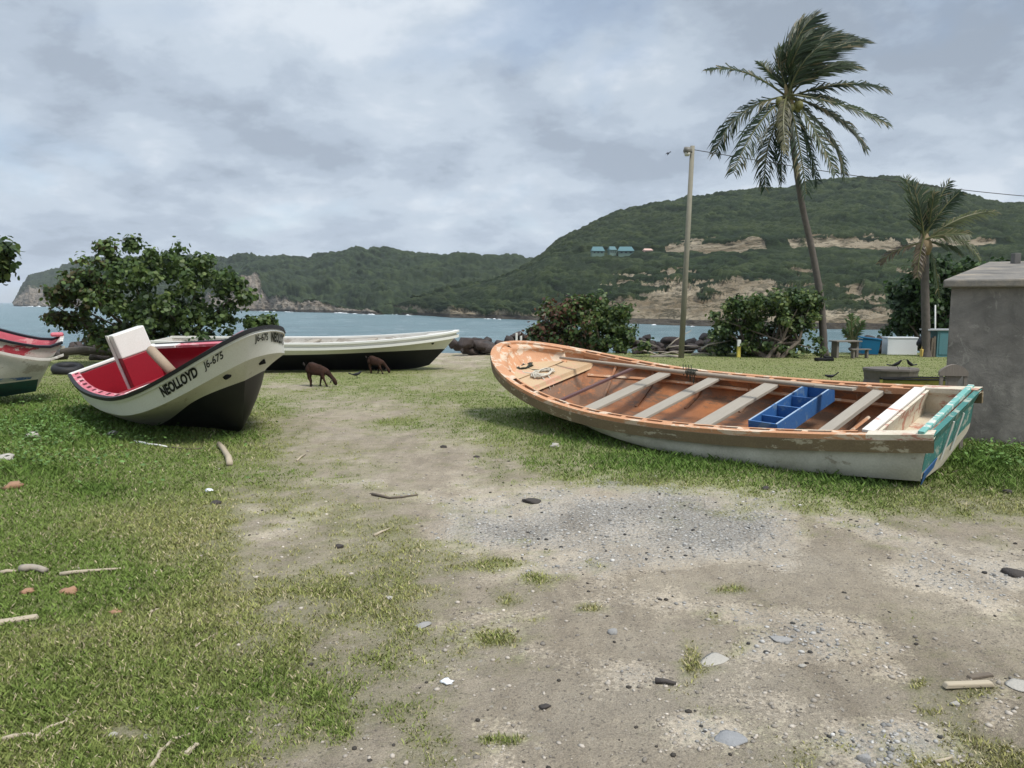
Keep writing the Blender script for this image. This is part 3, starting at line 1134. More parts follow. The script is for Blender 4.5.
    def floor(s, mat, zf, t0=0.0, t1=1.0, name='floor', edge=0.0):
        m = MB()
        T = s.ts_(70, t0, t1)
        P1 = [s.inpt(t_, zf, 1, 0.04) for t_ in T]
        rows = [[Vector((p_.x, w * p_.y, p_.z + 0.001)) for p_ in P1] for w in np.linspace(-1, 1, 7)]
        m.grid(rows)
        return m.build(name, mat, s.root)

    def bulkhead(s, name, mat, t, zlo, zhi_off, thick=0.03, topw=None):
        """a cross wall at station t from height zlo to the gunwale minus zhi_off"""
        m = MB()
        zt = s.zg(t) - zhi_off
        zs_ = np.linspace(zlo, zt, 7)
        rt = [s.inpt(t, float(z), 1, 0.045) for z in zs_]
        for dx, flip in ((-thick / 2, True), (thick / 2, False)):
            rows = [[(p_.x + dx, p_.y, p_.z) for p_ in rt], [(p_.x + dx, -p_.y, p_.z) for p_ in rt]]
            m.grid(rows if flip else rows[::-1])
        p_ = rt[-1]
        m.add([(p_.x - thick / 2, -p_.y, p_.z), (p_.x + thick / 2, -p_.y, p_.z), (p_.x + thick / 2, p_.y, p_.z), (p_.x - thick / 2, p_.y, p_.z)], [(0, 1, 2, 3)])
        return m.build(name, mat, s.root)

    def cross_box(s, name, mat, t, width, zc, height, inset=0.06, parent=None, skew=0.0, yfrac=1.0):
        m = MB()
        y = min(s.bw(t) - inset, abs(s.inpt(t, zc, 1).y) if t > .1 else 9) * yfrac
        x = s.L * (t - .5)
        h = height / 2; w = width / 2
        v = [(x - w - skew, -y, zc - h), (x + w - skew, -y, zc - h), (x + w + skew, y, zc - h), (x - w + skew, y, zc - h)]
        v += [(a, b_, c_ + height) for a, b_, c_ in v]
        m.add(v, [(0, 3, 2, 1), (4, 5, 6, 7), (0, 1, 5, 4), (1, 2, 6, 5), (2, 3, 7, 6), (3, 0, 4, 7)])
        return m.build(name, mat, parent or s.root, bevel=0.006)

    def lettering(s, text, mat, sd, start, v0, hgt_, reverse=False, squeeze=0.62, bold=0.012, name='lettering'):
        """raised painted letters following the strake; start = arc metres from the bow tip measured aft"""
        cu = bpy.data.curves.new('t', 'FONT')
        cu.body = text
        cu.size = 1.0
        cu.offset = bold
        cu.resolution_u = 3
        tmp = bpy.data.objects.new('t', cu)
        COL.objects.link(tmp)
        dg = bpy.context.evaluated_depsgraph_get()
        me = bpy.data.meshes.new_from_object(tmp.evaluated_get(dg))
        bpy.data.objects.remove(tmp)
        V = np.array([v.co[:] for v in me.vertices])
        V[:, 0] *= squeeze
        V *= hgt_ / 0.72
        # arc length table along the middle of the strake
        tt = 1 - (np.linspace(0, 1, 900)) ** 3
        pts = [s.surf(float(a), 0.5, sd) for a in tt]
        al = np.concatenate([[0], np.cumsum([(pts[i + 1] - pts[i]).length for i in range(len(pts) - 1)])])
        W = V[:, 0].max()
        bandh = (s.G(.9, sd) - s.C1(.9, sd)).length
        out = []
        for x, y, z in V:
            d = (start + x) if reverse else (start + W - x)
            t_ = float(np.interp(d, al, tt))
            g, a = s.G(t_, sd), s.C1(t_, sd)
            ln = (g - a).length
            vv = (v0 - y) / ln
            p_ = s.surf(t_, vv, sd)
            e = 2e-3
            du = s.surf(min(.9999, t_ + e), vv, sd) - s.surf(t_ - e, vv, sd)
            dv = s.surf(t_, vv + .02, sd) - s.surf(t_, vv - .02, sd)
            n_ = du.cross(dv).normalized()
            if n_.y * sd < 0 and abs(n_.y) > .05: n_ = -n_
            elif abs(n_.y) <= .05 and n_.x < 0: n_ = -n_
            out.append(p_ + n_ * 0.007)
        me.vertices.foreach_set('co', np.array([v[:] for v in out], dtype=np.float32).ravel())
        me.update()
        return new_obj(name, me, mat, s.root), W


def sst(x):
    x = max(0.0, min(1.0, x))
    return x * x * (3 - 2 * x)


# paints
M_white = paint('paint_white', (0.72, 0.71, 0.66), (0.50, 0.48, 0.42), 0.10, 0.38, 5, 0.05, 0.12, (0.40, 0.37, 0.28))
M_white_dirty = paint('paint_white_dirty', (0.62, 0.59, 0.54), (0.38, 0.34, 0.29), 0.55, 0.6, 4, 0.15, 0.45, (0.25, 0.22, 0.17))
M_whiteworn = paint('paint_white_worn', (0.70, 0.66, 0.60), (0.50, 0.24, 0.17), 0.42, 0.5, 6, 0.1, 0.2, (0.45, 0.36, 0.26))
M_white_shade = paint('white_lower_shade_tint', (0.60, 0.59, 0.50), (0.42, 0.40, 0.31), 0.35, 0.5, 5, 0.05, 0.35, (0.32, 0.31, 0.22))  # same white as above, shade and grass reflection put into the colour, plus wear
M_black = paint('paint_black', (0.006, 0.007, 0.011), (0.014, 0.014, 0.018), 0.2, 0.45, 5, 0.05, 0.15, (0.05, 0.045, 0.04))
M_rubber = simple('black_rubber', (0.018, 0.018, 0.019), 0.6, 0.3, 30, 0.2)
M_red = paint('paint_red', (0.25, 0.008, 0.018), (0.19, 0.009, 0.016), 0.2, 0.4, 5, 0.05, 0.12, (0.14, 0.01, 0.015))
M_pink = paint('paint_faded_red', (0.52, 0.13, 0.16), (0.62, 0.35, 0.34), 0.5, 0.55, 9, 0.05, 0.1, (0.40, 0.10, 0.10))
M_orange = paint('paint_orange', (0.50, 0.25, 0.125), (0.56, 0.43, 0.31), 0.55, 0.65, 7, 0.1, 0.35, (0.36, 0.16, 0.09))
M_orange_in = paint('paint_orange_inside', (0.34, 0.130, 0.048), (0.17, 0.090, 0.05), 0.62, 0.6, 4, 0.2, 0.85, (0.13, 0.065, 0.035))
M_strake = paint('weathered_strake', (0.19, 0.14, 0.078), (0.40, 0.35, 0.25), 0.40, 0.85, 6, 0.4, 0.5, (0.10, 0.075, 0.05))
M_hullgrey = paint('hull_greenish_white', (0.52, 0.50, 0.42), (0.28, 0.25, 0.19), 0.35, 0.75, 5, 0.15, 0.65, (0.20, 0.18, 0.13))
M_hullcream = paint('hull_cream', (0.50, 0.46, 0.36), (0.30, 0.25, 0.17), 0.3, 0.7, 5, 0.15, 0.35, (0.25, 0.2, 0.13))
M_blue = paint('paint_blue', (0.030, 0.105, 0.27), (0.10, 0.17, 0.27), 0.45, 0.5, 7, 0.1, 0.2, (0.03, 0.07, 0.16))
M_bluehull = paint('paint_blue_hull', (0.03, 0.10, 0.28), (0.36, 0.37, 0.34), 0.55, 0.6, 5, 0.1, 0.3, (0.05, 0.07, 0.12))
M_teal = paint('paint_teal', (0.04, 0.17, 0.15), (0.30, 0.34, 0.28), 0.50, 0.6, 8, 0.1, 0.35, (0.05, 0.13, 0.11))
M_teal_lt = paint('paint_light_teal', (0.15, 0.36, 0.32), (0.55, 0.55, 0.48), 0.55, 0.6, 8, 0.1, 0.2, (0.10, 0.25, 0.22))
M_plank = wood('grey_plank', (0.40, 0.36, 0.30), (0.27, 0.235, 0.19), 1)
M_plank_tan = wood('tan_plank', (0.42, 0.30, 0.19), (0.28, 0.18, 0.10), 1)
M_creamwell = paint('cream_well', (0.62, 0.56, 0.45), (0.42, 0.20, 0.14), 0.58, 0.6, 5, 0.1, 0.5, (0.42, 0.32, 0.18))
M_tanfloor = paint('tan_foredeck', (0.48, 0.34, 0.20), (0.52, 0.29, 0.19), 0.5, 0.7, 4, 0.1, 0.4, (0.30, 0.19, 0.11))
M_purple = paint('purple_brown', (0.10, 0.045, 0.045), (0.3, 0.2, 0.18), 0.3, 0.6)
M_hole = simple('dark_hole', (0.01, 0.01, 0.01), 0.9, 0.1)
M_rope = simple('rope_fibre', (0.50, 0.46, 0.38), 0.9, 0.3, 60, 0.3)
M_rope_d = simple('dark_rope', (0.04, 0.045, 0.035), 0.9, 0.3, 60, 0.3)
M_pole = wood('bare_pole', (0.45, 0.38, 0.30), (0.28, 0.22, 0.17), 0)

# ================= orange rowing boat =================
O = [2.069, 9.185, 0.288, 2.344, -0.205, 0.021, 6.123, 1.027, 0.707, 0.521, 0.273, 0.735, 0.477, 0.551, 0.98, 0.075, 2.74, 0.668]
ob = Boat(O, kz=-0.22, x1=0.965, z1=0.50, x2=0.93, z2=0.20, xk=0.86, band=0.15, bandk=0.965, zc_mid=-0.06, rake=0.17, lift=0.075)
ob.place('wooden_boat', 'large weathered orange open boat with plank benches and a teal stern, beached at right', 'boat')
ob.hull([M_strake, M_hullgrey, M_hullgrey, M_bluehull], (0, 1, 1.72, 2.0, 3) if False else (0, 1, 2, 3)).data
RW = 0.10
ob.transom(M_teal, 0.05, M_hullcream, 1.72)
ob.rail('gunwale', M_orange, -0.018, 0.042, -0.035, 0.014, 0.085, 1.0)
ob.rail('inner_rail', M_orange, 0.100, 0.122, -0.06, 0.008, 0.10, 0.84, join=False)
g_st = ob.rail('stern_gunwale', M_creamwell, -0.018, 0.10, -0.035, 0.016, 0.0, 0.085, join=False)
for o_ in ob.root.children:
    if o_.name.startswith('stern_gunwale'): o_['label'] = 'cream painted end of the gunwale with rust stains'
ob.rail('bow_rail', M_orange, 0.042, 0.115, -0.035, 0.012, 0.84, 1.0)
ob.rail('rubbing_strake', M_strake, -0.03, 0.0, -0.155, -0.035, 0.0, 1.0)
# spacer blocks across the slot between the two rails
for k in range(15):
    t_ = 0.125 + k * 0.0487
    for sd in (1, -1):
        g = ob.G(t_, sd); n_ = ob.inward(t_, sd)
        c_ = g + n_ * 0.074
        blk = MB()
        blk.box((c_.x, c_.y, c_.z - 0.018), (0.055 if k % 3 else 0.12, 0.062, 0.05), Matrix.Rotation(math.atan2(-n_.x, n_.y), 3, 'Z'))
        blk.build('rail_block', M_orange, ob.root)
FZ = -0.10
ob.inner(M_orange_in, 0.125, FZ, 0.085, 0.84)
ob.floor(M_orange_in, FZ, 0.08, 0.86)
# bow locker with sunk foredeck
ob.inner(M_orange, 0.105, 0.30, 0.83, 0.999, 'bow_inner_skin')


def deck_sheet(b_, name, mat, t0, t1, zoff0, zoff1, inset=0.11, n=30):
    m = MB()
    T = b_.ts_(90, t0, t1)
    P1 = []
    for t_ in T:
        f = (t_ - t0) / (t1 - t0)
        P1.append(b_.inpt(t_, b_.zg(t_) - (zoff0 * (1 - f) + zoff1 * f), 1, 0.04))
    rows = [[Vector((p_.x, w * p_.y, p_.z)) for p_ in P1] for w in np.linspace(-1, 1, 7)]
    m.grid(rows)
    return m.build(name, mat, b_.root, smooth=True)


deck_sheet(ob, 'foredeck', M_tanfloor, 0.825, 0.975, 0.13, 0.25, 0.10)
ob.bulkhead('foredeck_edge', M_tanfloor, 0.825, ob.zg(.825) - 0.20, 0.128, 0.03)
ob.bulkhead('bow_bulkhead', M_orange_in, 0.835, FZ, 0.20, 0.02)
# splash well at the stern
ob.bulkhead('stern_bulkhead', M_creamwell, 0.075, FZ, 0.0, 0.03)
ob.cross_box('well_top_board', M_whiteworn, 0.080, 0.11, ob.zg(.08) + 0.004, 0.03, 0.09)
deck_sheet(ob, 'well_floor', M_creamwell, 0.0, 0.075, 0.30, 0.28, 0.14)
ob.inner(M_creamwell, 0.10, 0.10, 0.0, 0.073, 'well_inner_skin')
tb = ob.cross_box('transom_cap', M_teal_lt, 0.004, 0.055, ob.zg(0) + 0.008, 0.045, -0.015)
tb['label'] = 'light teal cap along the top of the stern'
def tr_pt(y, z):
    """point on the outside of the raked transom"""
    f = (ob.zg(0) - z) / (ob.zg(0) - ob.C2(0, 1).z)
    x = ob.G(0, 1).x * (1 - f) + ob.C2(0, 1).x * f
    return Vector((x - 0.010, y, z))


for y_, za, zb_ in ((-0.16, 0.40, 0.02), (0.16, 0.42, 0.04)):
    m = MB(); m.tube([tr_pt(y_, za), tr_pt(y_ + .02, (za + zb_) / 2), tr_pt(y_ + 0.05, zb_)], 0.010, 4); m.build('white_stripe', M_white, ob.root)
m = MB()
v_ = [tr_pt(0.70, 0.10), tr_pt(0.36, 0.12), tr_pt(0.40, 0.03), tr_pt(0.58, 0.02), tr_pt(0.68, -0.04)]
m.add(v_ + [p_ + Vector((0.008, 0, 0)) for p_ in v_], [(0, 1, 2, 3, 4), (9, 8, 7, 6, 5)] + [(i, (i + 1) % 5, 5 + (i + 1) % 5, 5 + i) for i in range(5)])
m.build('blue_paint_patch', M_blue, ob.root)
# thwarts
for (t_, w_, mat_, zo, hh, sk) in ((0.70, 0.05, M_purple, 0.05, 0.035, 0.0), (0.625, 0.20, M_plank, 0.075, 0.035, 0.0), (0.50, 0.17, M_plank, 0.06, 0.035, 0.0), (0.365, 0.19, M_plank, 0.06, 0.04, 0.0), (0.150, 0.12, M_plank, 0.05, 0.05, 0.0)):
    o_ = ob.cross_box('thwart', mat_, t_, w_, ob.zg(t_) - zo, hh, 0.10, skew=sk)
    if mat_ is M_purple: o_['label'] = 'thin dark purple cross bar nearest the bow'
# ribs and a keelson with floor planks
for t_ in (0.19, 0.30, 0.42, 0.54, 0.66, 0.76):
    for sd in (1, -1):
        rb_ = MB()
        pts = [ob.inpt(t_, (ob.zg(t_) - .03) * (1 - w) + FZ * w, sd, 0.065) for w in np.linspace(0, 1, 6)]
        rb_.tube(pts, 0.024, 4)
        rb_.build('rib', M_orange_in, ob.root)
for sd in (1, -1):
    stg = MB()
    stg.tube([ob.inpt(t_, ob.zg(t_) * .55 + FZ * .45, sd, 0.065) for t_ in ob.ts_(60, 0.10, 0.82)], 0.024, 4)
    stg.build('stringer', M_orange, ob.root)
for k, (t0_, t1_, y_) in enumerate(((0.16, 0.30, 0.05), (0.16, 0.30, 0.30), (0.16, 0.29, -0.22))):
    fp = MB(); fp.box((ob.L * ((t0_ + t1_) / 2 - .5), y_, FZ + 0.03), (ob.L * (t1_ - t0_), 0.20, 0.03))
    fp.build('floor_plank', M_plank_tan, ob.root)
mp = MB()
mp.tube([(ob.L * (0.17 - .5) * 1, 0.45, FZ + 0.1), (ob.L * (0.14 - .5), -0.3, ob.zg(.14) - 0.2)], 0.02, 5)
mp.build('brace', M_orange, ob.root)

# blue compartment crate lying across the boat: its own thing
tB = 0.252
cc = ob.world((ob.L * (tB - .5), 0.0, ob.zg(tB) - 0.06))
cr = empty('blue_crate', cc, (ob.heel, -ob.trim, ob.hd), 'long blue wooden crate divided into compartments, lying across the orange boat', 'crate')
hw, hl, hh = 0.150, 0.70, 0.09
for y0_, y1_, nm in ((-hl, hl, 'side_board'),):
    for sx in (-1, 1):
        m = MB(); m.box((sx * hw, 0, 0), (0.022, 2 * hl, 2 * hh)); m.build('side_board', M_blue, cr, bevel=0.003)
for yy, nm in ((-hl + .011, 'end_board'), (hl - .011, 'end_board'), (-hl * .38, 'divider'), (hl * .12, 'divider'), (hl * .62, 'divider')):
    m = MB(); m.box((0, yy, -0.006 if nm == 'divider' else 0), (2 * hw - .024, 0.02, 2 * hh - (0.03 if nm == 'divider' else 0.002))); m.build(nm, M_blue, cr)
m = MB(); m.box((0, 0, -hh + 0.012), (2 * hw - 0.024, 2 * hl - 0.045, 0.018)); m.build('crate_bottom', M_blue, cr)
edge_m = MB()
for sx in (-1, 1): edge_m.box((sx * hw, 0, hh + 0.002), (0.018, 2 * hl, 0.003))
edge_m.build('worn_edge', paint('worn_blue_edge', (0.30, 0.40, 0.52), (0.05, 0.15, 0.35), 0.4), cr)
# loose board on the crate
p0 = at(778, 393.5, (cc + Vector((0, 0, 0))).y + .15)
# pole (mast) lying along the boat on the thwarts
def rimpt(t_, y, dz):
    return ob.world((ob.L * (t_ - .5), y, ob.zg(t_) + dz))
pA = rimpt(0.865, -0.38, -0.035); pB = rimpt(0.20, -0.33, 0.115)
m = MB()
rad = [0.018, 0.024, 0.026, 0.027, 0.027, 0.026, 0.024]
pts = [pA.lerp(pB, k / 6) + Vector((0, 0, -0.012 * math.sin(math.pi * k / 6))) for k in range(7)]
m.tube(pts, rad, 8)
tag(m.build('long_pole', M_pole, None, smooth=True), 'long bare wooden pole lying lengthways over the benches of the orange boat', 'pole')
m = MB()
d_ = (pB - pA).normalized()
cp = pts[-1]
m.box(cp, (0.42, 0.11, 0.03), Matrix.Rotation(math.atan2(d_.y, d_.x), 3, 'Z'))
tag(m.build('loose_board', M_plank, None, bevel=0.004), 'short pale board lying on the blue crate at the end of the pole', 'board')
# rope lashing on the pole
m = MB()
lp = pA.lerp(pB, 0.555)
for k in range(7):
    c_ = lp + d_ * (k * 0.022 - 0.06)
    ring = [c_ + Vector((d_.y * -1 * math.cos(a_) * 0.036, d_.x * math.cos(a_) * 0.036, math.sin(a_) * 0.036)) for a_ in np.linspace(0, 6.283, 10)]
    m.tube(ring, 0.007, 4, caps=False)
for k in range(4):
    m.tube([lp + d_ * (k * .05 - .1), lp + d_ * (k * .05 - .12) + Vector((0.02, 0.06, -0.06 - .03 * k)), lp + d_ * (k * .04 - .1) + Vector((0.0, 0.1, 0.08))], 0.006, 4)
tag(m.build('rope_lashing', M_rope_d, None), 'dark rope lashed round the long pole at the middle of the orange boat', 'rope')


# coiled rope on the foredeck
def coil(center, rx, ry, turns, mat, r_, name, label, seed, tails=(), rot=None):
    rr = random.Random(seed)
    m = MB()
    pts = []
    n = int(turns * 14)
    for i in range(n):
        a_ = i / 14 * 2 * math.pi
        k = 0.55 + 0.45 * rr.random()
        pts.append(Vector((math.cos(a_) * rx * k, math.sin(a_) * ry * k, 0.02 + 0.035 * rr.random())))
    q = Matrix.Identity(3) if rot is None else rot
    m.tube([center + q @ p_ for p_ in pts], r_, 5)
    for tl in tails:
        m.tube([Vector(p_) for p_ in tl], r_, 5)
    return tag(m.build(name, mat, None, smooth=True), label, 'rope')


def dk(t_, y, up_=0.0):
    f = (t_ - .825) / .15
    return ob.world((ob.L * (t_ - .5) - 0.05 * f, y, ob.zg(t_) - (0.13 * (1 - f) + 0.25 * f) + up_))


rotb = Euler((ob.heel, -ob.trim, ob.hd)).to_matrix()
c1 = dk(0.855, 0.10)
e0 = dk(0.835, 0.12, .03)
coil(c1, 0.15, 0.22, 5, M_rope, 0.011, 'pale_rope', 'pale rope heaped on the foredeck edge of the orange boat', 3,
     [[e0, ob.world((ob.L * (.815 - .5), .15, ob.zg(.82) - .16)), ob.world((ob.L * (.812 - .5), .17, ob.zg(.82) - .38))],
      [dk(.84, .22, .03), ob.world((ob.L * (.815 - .5), .24, ob.zg(.82) - .17)), ob.world((ob.L * (.81 - .5), .25, ob.zg(.82) - .30))],
      [c1 + Vector((0, 0, .02)), dk(.90, .22, .02), dk(.93, .12, .02), dk(.945, 0.0, .02)]], rotb)
c2 = dk(0.925, 0.04)
coil(c2, 0.11, 0.15, 3, M_rope_d, 0.011, 'dark_rope', 'dark coiled rope lying at the bow of the orange boat', 4, [[c2 + Vector((0, 0, .02)), dk(.90, .05, .02), dk(.875, .02, .03)]], rotb)

# ================= white and red boat =================
N = [-4.524, 10.403, 0.167, -0.784, 0.315, 0.044, 5.145, 1.062, 0.632, 0.568, 0.668, 1.145, 0.751, 0.615, 0.50, 0.108, 2.291, 0.675]
nb = Boat(N, kz=-0.22, x1=0.955, z1=0.80, x2=0.895, z2=0.53, xk=0.80, band=0.24, bandk=0.975, zc_mid=-0.06, pl=6.0, foot=0.20)
nb.place('painted_boat', 'white and black open boat with bright red interior, lettered NEOLLOYD J6-675, at left', 'boat')
nb.hull([M_white, M_white_shade, M_black])
nb.transom(M_white)
nb.rail('rubber_fender', M_rubber, -0.03, 0.02, -0.022, 0.024)
nb.rail('gunwale', M_pink, 0.02, 0.125, -0.03, 0.012, 0, 1)
nb.rail('knuckle_moulding', M_white, -0.012, 0.0, -0.05, -0.022)
ZN = 0.02
nb.inner(M_red, 0.12, ZN, 0.0, 0.80)
nb.inner(M_red, 0.12, 0.74, 0.80, 0.999, 'bow_inner_skin')
nb.floor(M_red, ZN, 0.0, 0.80)
nb.cross_box('transom_cap', M_white, 0.008, 0.12, nb.zg(0) + 0.006, 0.04, 0.0)
nb.bulkhead('stern_bulkhead', M_red, 0.03, ZN, 0.02, 0.04)
# bow deck
deck_sheet(nb, 'foredeck', M_red, 0.80, 0.985, 0.24, 0.16, 0.11)
nb.bulkhead('bow_bulkhead', M_red, 0.80, ZN, 0.24, 0.03)
nb.cross_box('thwart', M_red, 0.36, 0.26, nb.zg(.36) - 0.22, 0.04, 0.10)
bk = nb.cross_box('white_trim', M_white, 0.385, 0.02, nb.zg(.38) - 0.196, 0.012, 0.10)
nb.cross_box('thwart', M_red, 0.60, 0.26, nb.zg(.60) - 0.22, 0.04, 0.10)
M_slot_shade = simple('slot_shade_red', (0.07, 0.004, 0.008), 0.7)  # dark red strips laid on the gunwale stand for shade inside its slots
for k in range(9):
    t_ = 0.03 + k * 0.072
    g = nb.G(t_, -1); n_ = nb.inward(t_, -1)
    c_ = g + n_ * 0.088
    dirn = math.atan2(n_.x, -n_.y) if False else math.atan2(-n_.x, n_.y)
    slots = MB(); slots.box((c_.x, c_.y, c_.z + 0.012), (0.17 if k < 5 else 0.10, 0.05, 0.006), Matrix.Rotation(dirn, 3, 'Z'))
    slots.build('gunwale_slot_shade', M_slot_shade, nb.root)
ln = MB()
for sd in (-1,):
    T = nb.ts_(40, 0.0, 0.62)
    ln.tube([nb.G(t_, sd) + nb.inward(t_, sd) * 0.128 + Vector((0, 0, .008)) for t_ in T], 0.006, 4)
ln.build('pale_trim', M_pink, nb.root)
# transom corner piece and far white gunwale end
cw = nb.rail('stern_gunwale', M_white, 0.0, 0.14, -0.02, 0.018, 0.0, 0.16, (1,), False)
cw['label'] = 'white painted end of the far gunwale'
# console
con = MB()
xc = nb.L * (0.20 - .5)
cy_ = 0.02
w_, d_c, h_c = 0.60, 0.26, 1.10
def cbox(m, x0, x1, y0, y1, z0, z1, dx=0.0):
    v = [(x0, y0, z0), (x1, y0, z0), (x1, y1, z0), (x0, y1, z0), (x0 + dx, y0, z1), (x1 - dx * .2, y0, z1), (x1 - dx * .2, y1, z1), (x0 + dx, y1, z1)]
    m.add(v, [(0, 3, 2, 1), (4, 5, 6, 7), (0, 1, 5, 4), (1, 2, 6, 5), (2, 3, 7, 6), (3, 0, 4, 7)])
cn_bt = MB(); cbox(cn_bt, xc - .12, xc + .14, cy_ - .22, cy_ + .26, ZN, 0.84); cn_bt.build('console_base', M_red, nb.root, bevel=0.01)
cn_tp = MB(); cbox(cn_tp, xc - .12, xc + .14, cy_ - .22, cy_ + .26, 0.843, 1.22, 0.03); cn_tp.build('console_top', M_white, nb.root, bevel=0.02)
m = MB(); cbox(m, xc - .125, xc - .02, cy_ - .245, cy_ - .223, 0.35, 1.225); m.build('console_edge', M_white, nb.root, bevel=0.01)
lt_m = simple('letter_black', (0.012, 0.012, 0.014), 0.5)
w1_ = nb.lettering('J6-675', lt_m, -1, 0.30, 0.185, 0.105, squeeze=0.66, bold=0.014)
w2_ = nb.lettering('NEOLLOYD', lt_m, -1, 0.30 + w1_[1] + 0.10, 0.20, 0.13, squeeze=0.62, bold=0.045)
w3_ = nb.lettering('J6-675', lt_m, 1, 0.10, 0.175, 0.10, reverse=True, squeeze=0.66, bold=0.014)
w4_ = nb.lettering('NEOLLOYD', lt_m, 1, 0.10 + w3_[1] + 0.08, 0.19, 0.125, reverse=True, squeeze=0.62, bold=0.045)
# mooring eye holes
for sd in (1, -1):
    p_ = nb.surf(0.97, 1.30, sd)
    m = MB(); m.tube([p_ + Vector((-.02, -0.03 * sd, 0)), p_ + Vector((.02, 0.035 * sd, 0.0))], 0.035, 10); m.build('hawse_hole', M_hole, nb.root)
# timber bollard leaning inside
a_ = at(172, 372, 10.3); b2 = at(151, 350, 10.5)
m = MB(); m.tube([a_, a_.lerp(b2, .5), b2, b2 + (b2 - a_).normalized() * .03], [0.07, 0.07, 0.068, 0.05], 12)
tag(m.build('timber_log', wood('bare_log', (0.42, 0.33, 0.24), (0.24, 0.18, 0.13), 2), None, smooth=True), 'short bare timber log leaning inside the red boat beside the console', 'log')

# ================= white and black boat behind the goats =================
Wp = [-5.05, 18.55, 0.13, 0.02, 0.05, 0.0, 7.4, 0.85, 0.72, 0.5, 0.62, 0.86, 0.66, 0.55, 0.86, 0.05, 2.3, 0.8]
wb = Boat(Wp, kz=-0.13, x1=0.985, z1=0.66, x2=0.955, z2=0.40, xk=0.90, band=0.13, bandk=0.97, zc_mid=0.33)
wb.place('long_boat', 'long low white boat with black bottom, beached beyond the grazing goats', 'boat')
wb.hull([M_white, M_white, M_black]); wb.transom(M_white)
wb.rail('gunwale', M_white, -0.03, 0.09, -0.03, 0.015)
wb.rail('rubbing_strake', M_white, -0.025, 0.0, -0.16, -0.10)
wb.inner(M_white_dirty, 0.09, 0.1, 0, 0.97); wb.floor(M_white_dirty, 0.1, 0, 0.95)
for t_ in (0.3, 0.5, 0.7): wb.cross_box('thwart', M_plank, t_, 0.2, wb.zg(t_) - 0.06, 0.04, 0.09)
p_ = wb.surf(0.93, 1.2, -1)
m = MB(); m.tube([p_ + Vector((0, .02, 0)), p_ + Vector((0, -.012, 0))], 0.035, 10); m.build('hawse_hole', M_hole, wb.root)

# ================= boat at the left edge =================
Lp = [-7.87 - 3.5 * 0.86, 12.75 - 3.5 * 0.5, 0.33, R(210), -0.06, 0.0, 7.0, 0.95, 0.62, 0.5, 0.9, 1.7, 0.66, 0.55, 0.72, 0.05, 2.3, 0.8]
lb = Boat(Lp, kz=-0.30, x1=0.97, z1=1.0, x2=0.93, z2=0.5, xk=0.85, band=0.20, bandk=0.97, zc_mid=0.02, rake=0.35, lift=0.10, rf=(-.3, .1, .8, 1),
          sheer=([0, .03, .08, .16, .28, .45, 1], [0.74, .66, .74, .93, 1.10, 1.2, 1.6]))
lb.place('worn_boat', 'worn white boat with chipped red band and teal bottom at the left edge', 'boat')
M_redchip = paint('red_chipped', (0.36, 0.03, 0.045), (0.50, 0.42, 0.38), 0.72, 0.6, 4, 0.1, 0.2, (0.3, 0.1, 0.1))
M_tealdk = paint('teal_bottom', (0.022, 0.10, 0.11), (0.03, 0.05, 0.06), 0.4, 0.6, 5, 0.1, 0.4, (0.03, 0.04, 0.04))
lb.hull([M_redchip, M_white_dirty, M_tealdk]); lb.transom(M_white_dirty)
lb.rail('gunwale', M_black, -0.03, 0.07, -0.02, 0.02)
lb.rail('lower_moulding', M_white_dirty, -0.03, 0.0, -0.225, -0.185)
lb.inner(M_pink, 0.08, 0.1, 0, 0.97); lb.floor(M_pink, 0.1, 0, 0.95)
m = MB()
T = [0.02 + 0.02 * k for k in range(15)]
rows = [[lb.surf(t_, v, 1) + Vector((0, 0.006, 0)) for t_ in T] for v in (1.80, 1.93)]
m.grid(rows); m.build('blue_stripe', M_bluehull, lb.root)
m = MB(); m.box(lb.G(0.0, -1) + Vector((0.1, 0.1, 0.03)), (0.2, 0.14, 0.07)); m.build('stern_block', M_pink, lb.root, bevel=0.03)

# ---------------------------------------------------------------- vegetation
def leaf_mat(name, rough=0.5):
    t = NT(name, rough, 0.35)
    t.color(t.attr('tone', 'Color'))
    # thin leaves let a little light through
    tr = t.n.new('ShaderNodeBsdfTranslucent')
    t.l.new(t.attr('tone', 'Color'), tr.inputs[0])
    mx = t.n.new('ShaderNodeMixShader')
    mx.inputs[0].default_value = 0.40
    out = [n for n in t.n if n.type == 'OUTPUT_MATERIAL'][0]
    t.l.new(t.b.outputs[0], mx.inputs[1]); t.l.new(tr.outputs[0], mx.inputs[2]); t.l.new(mx.outputs[0], out.inputs[0])
    return t.mat


M_leaf = leaf_mat('seagrape_leaf')
M_frond = leaf_mat('palm_leaflet', 0.45)
M_bark = simple('bark', (0.13, 0.105, 0.08), 0.9, 0.4, 14, 0.6)
M_palmbark = simple('palm_bark', (0.105, 0.09, 0.078), 0.9, 0.4, 9, 0.6)


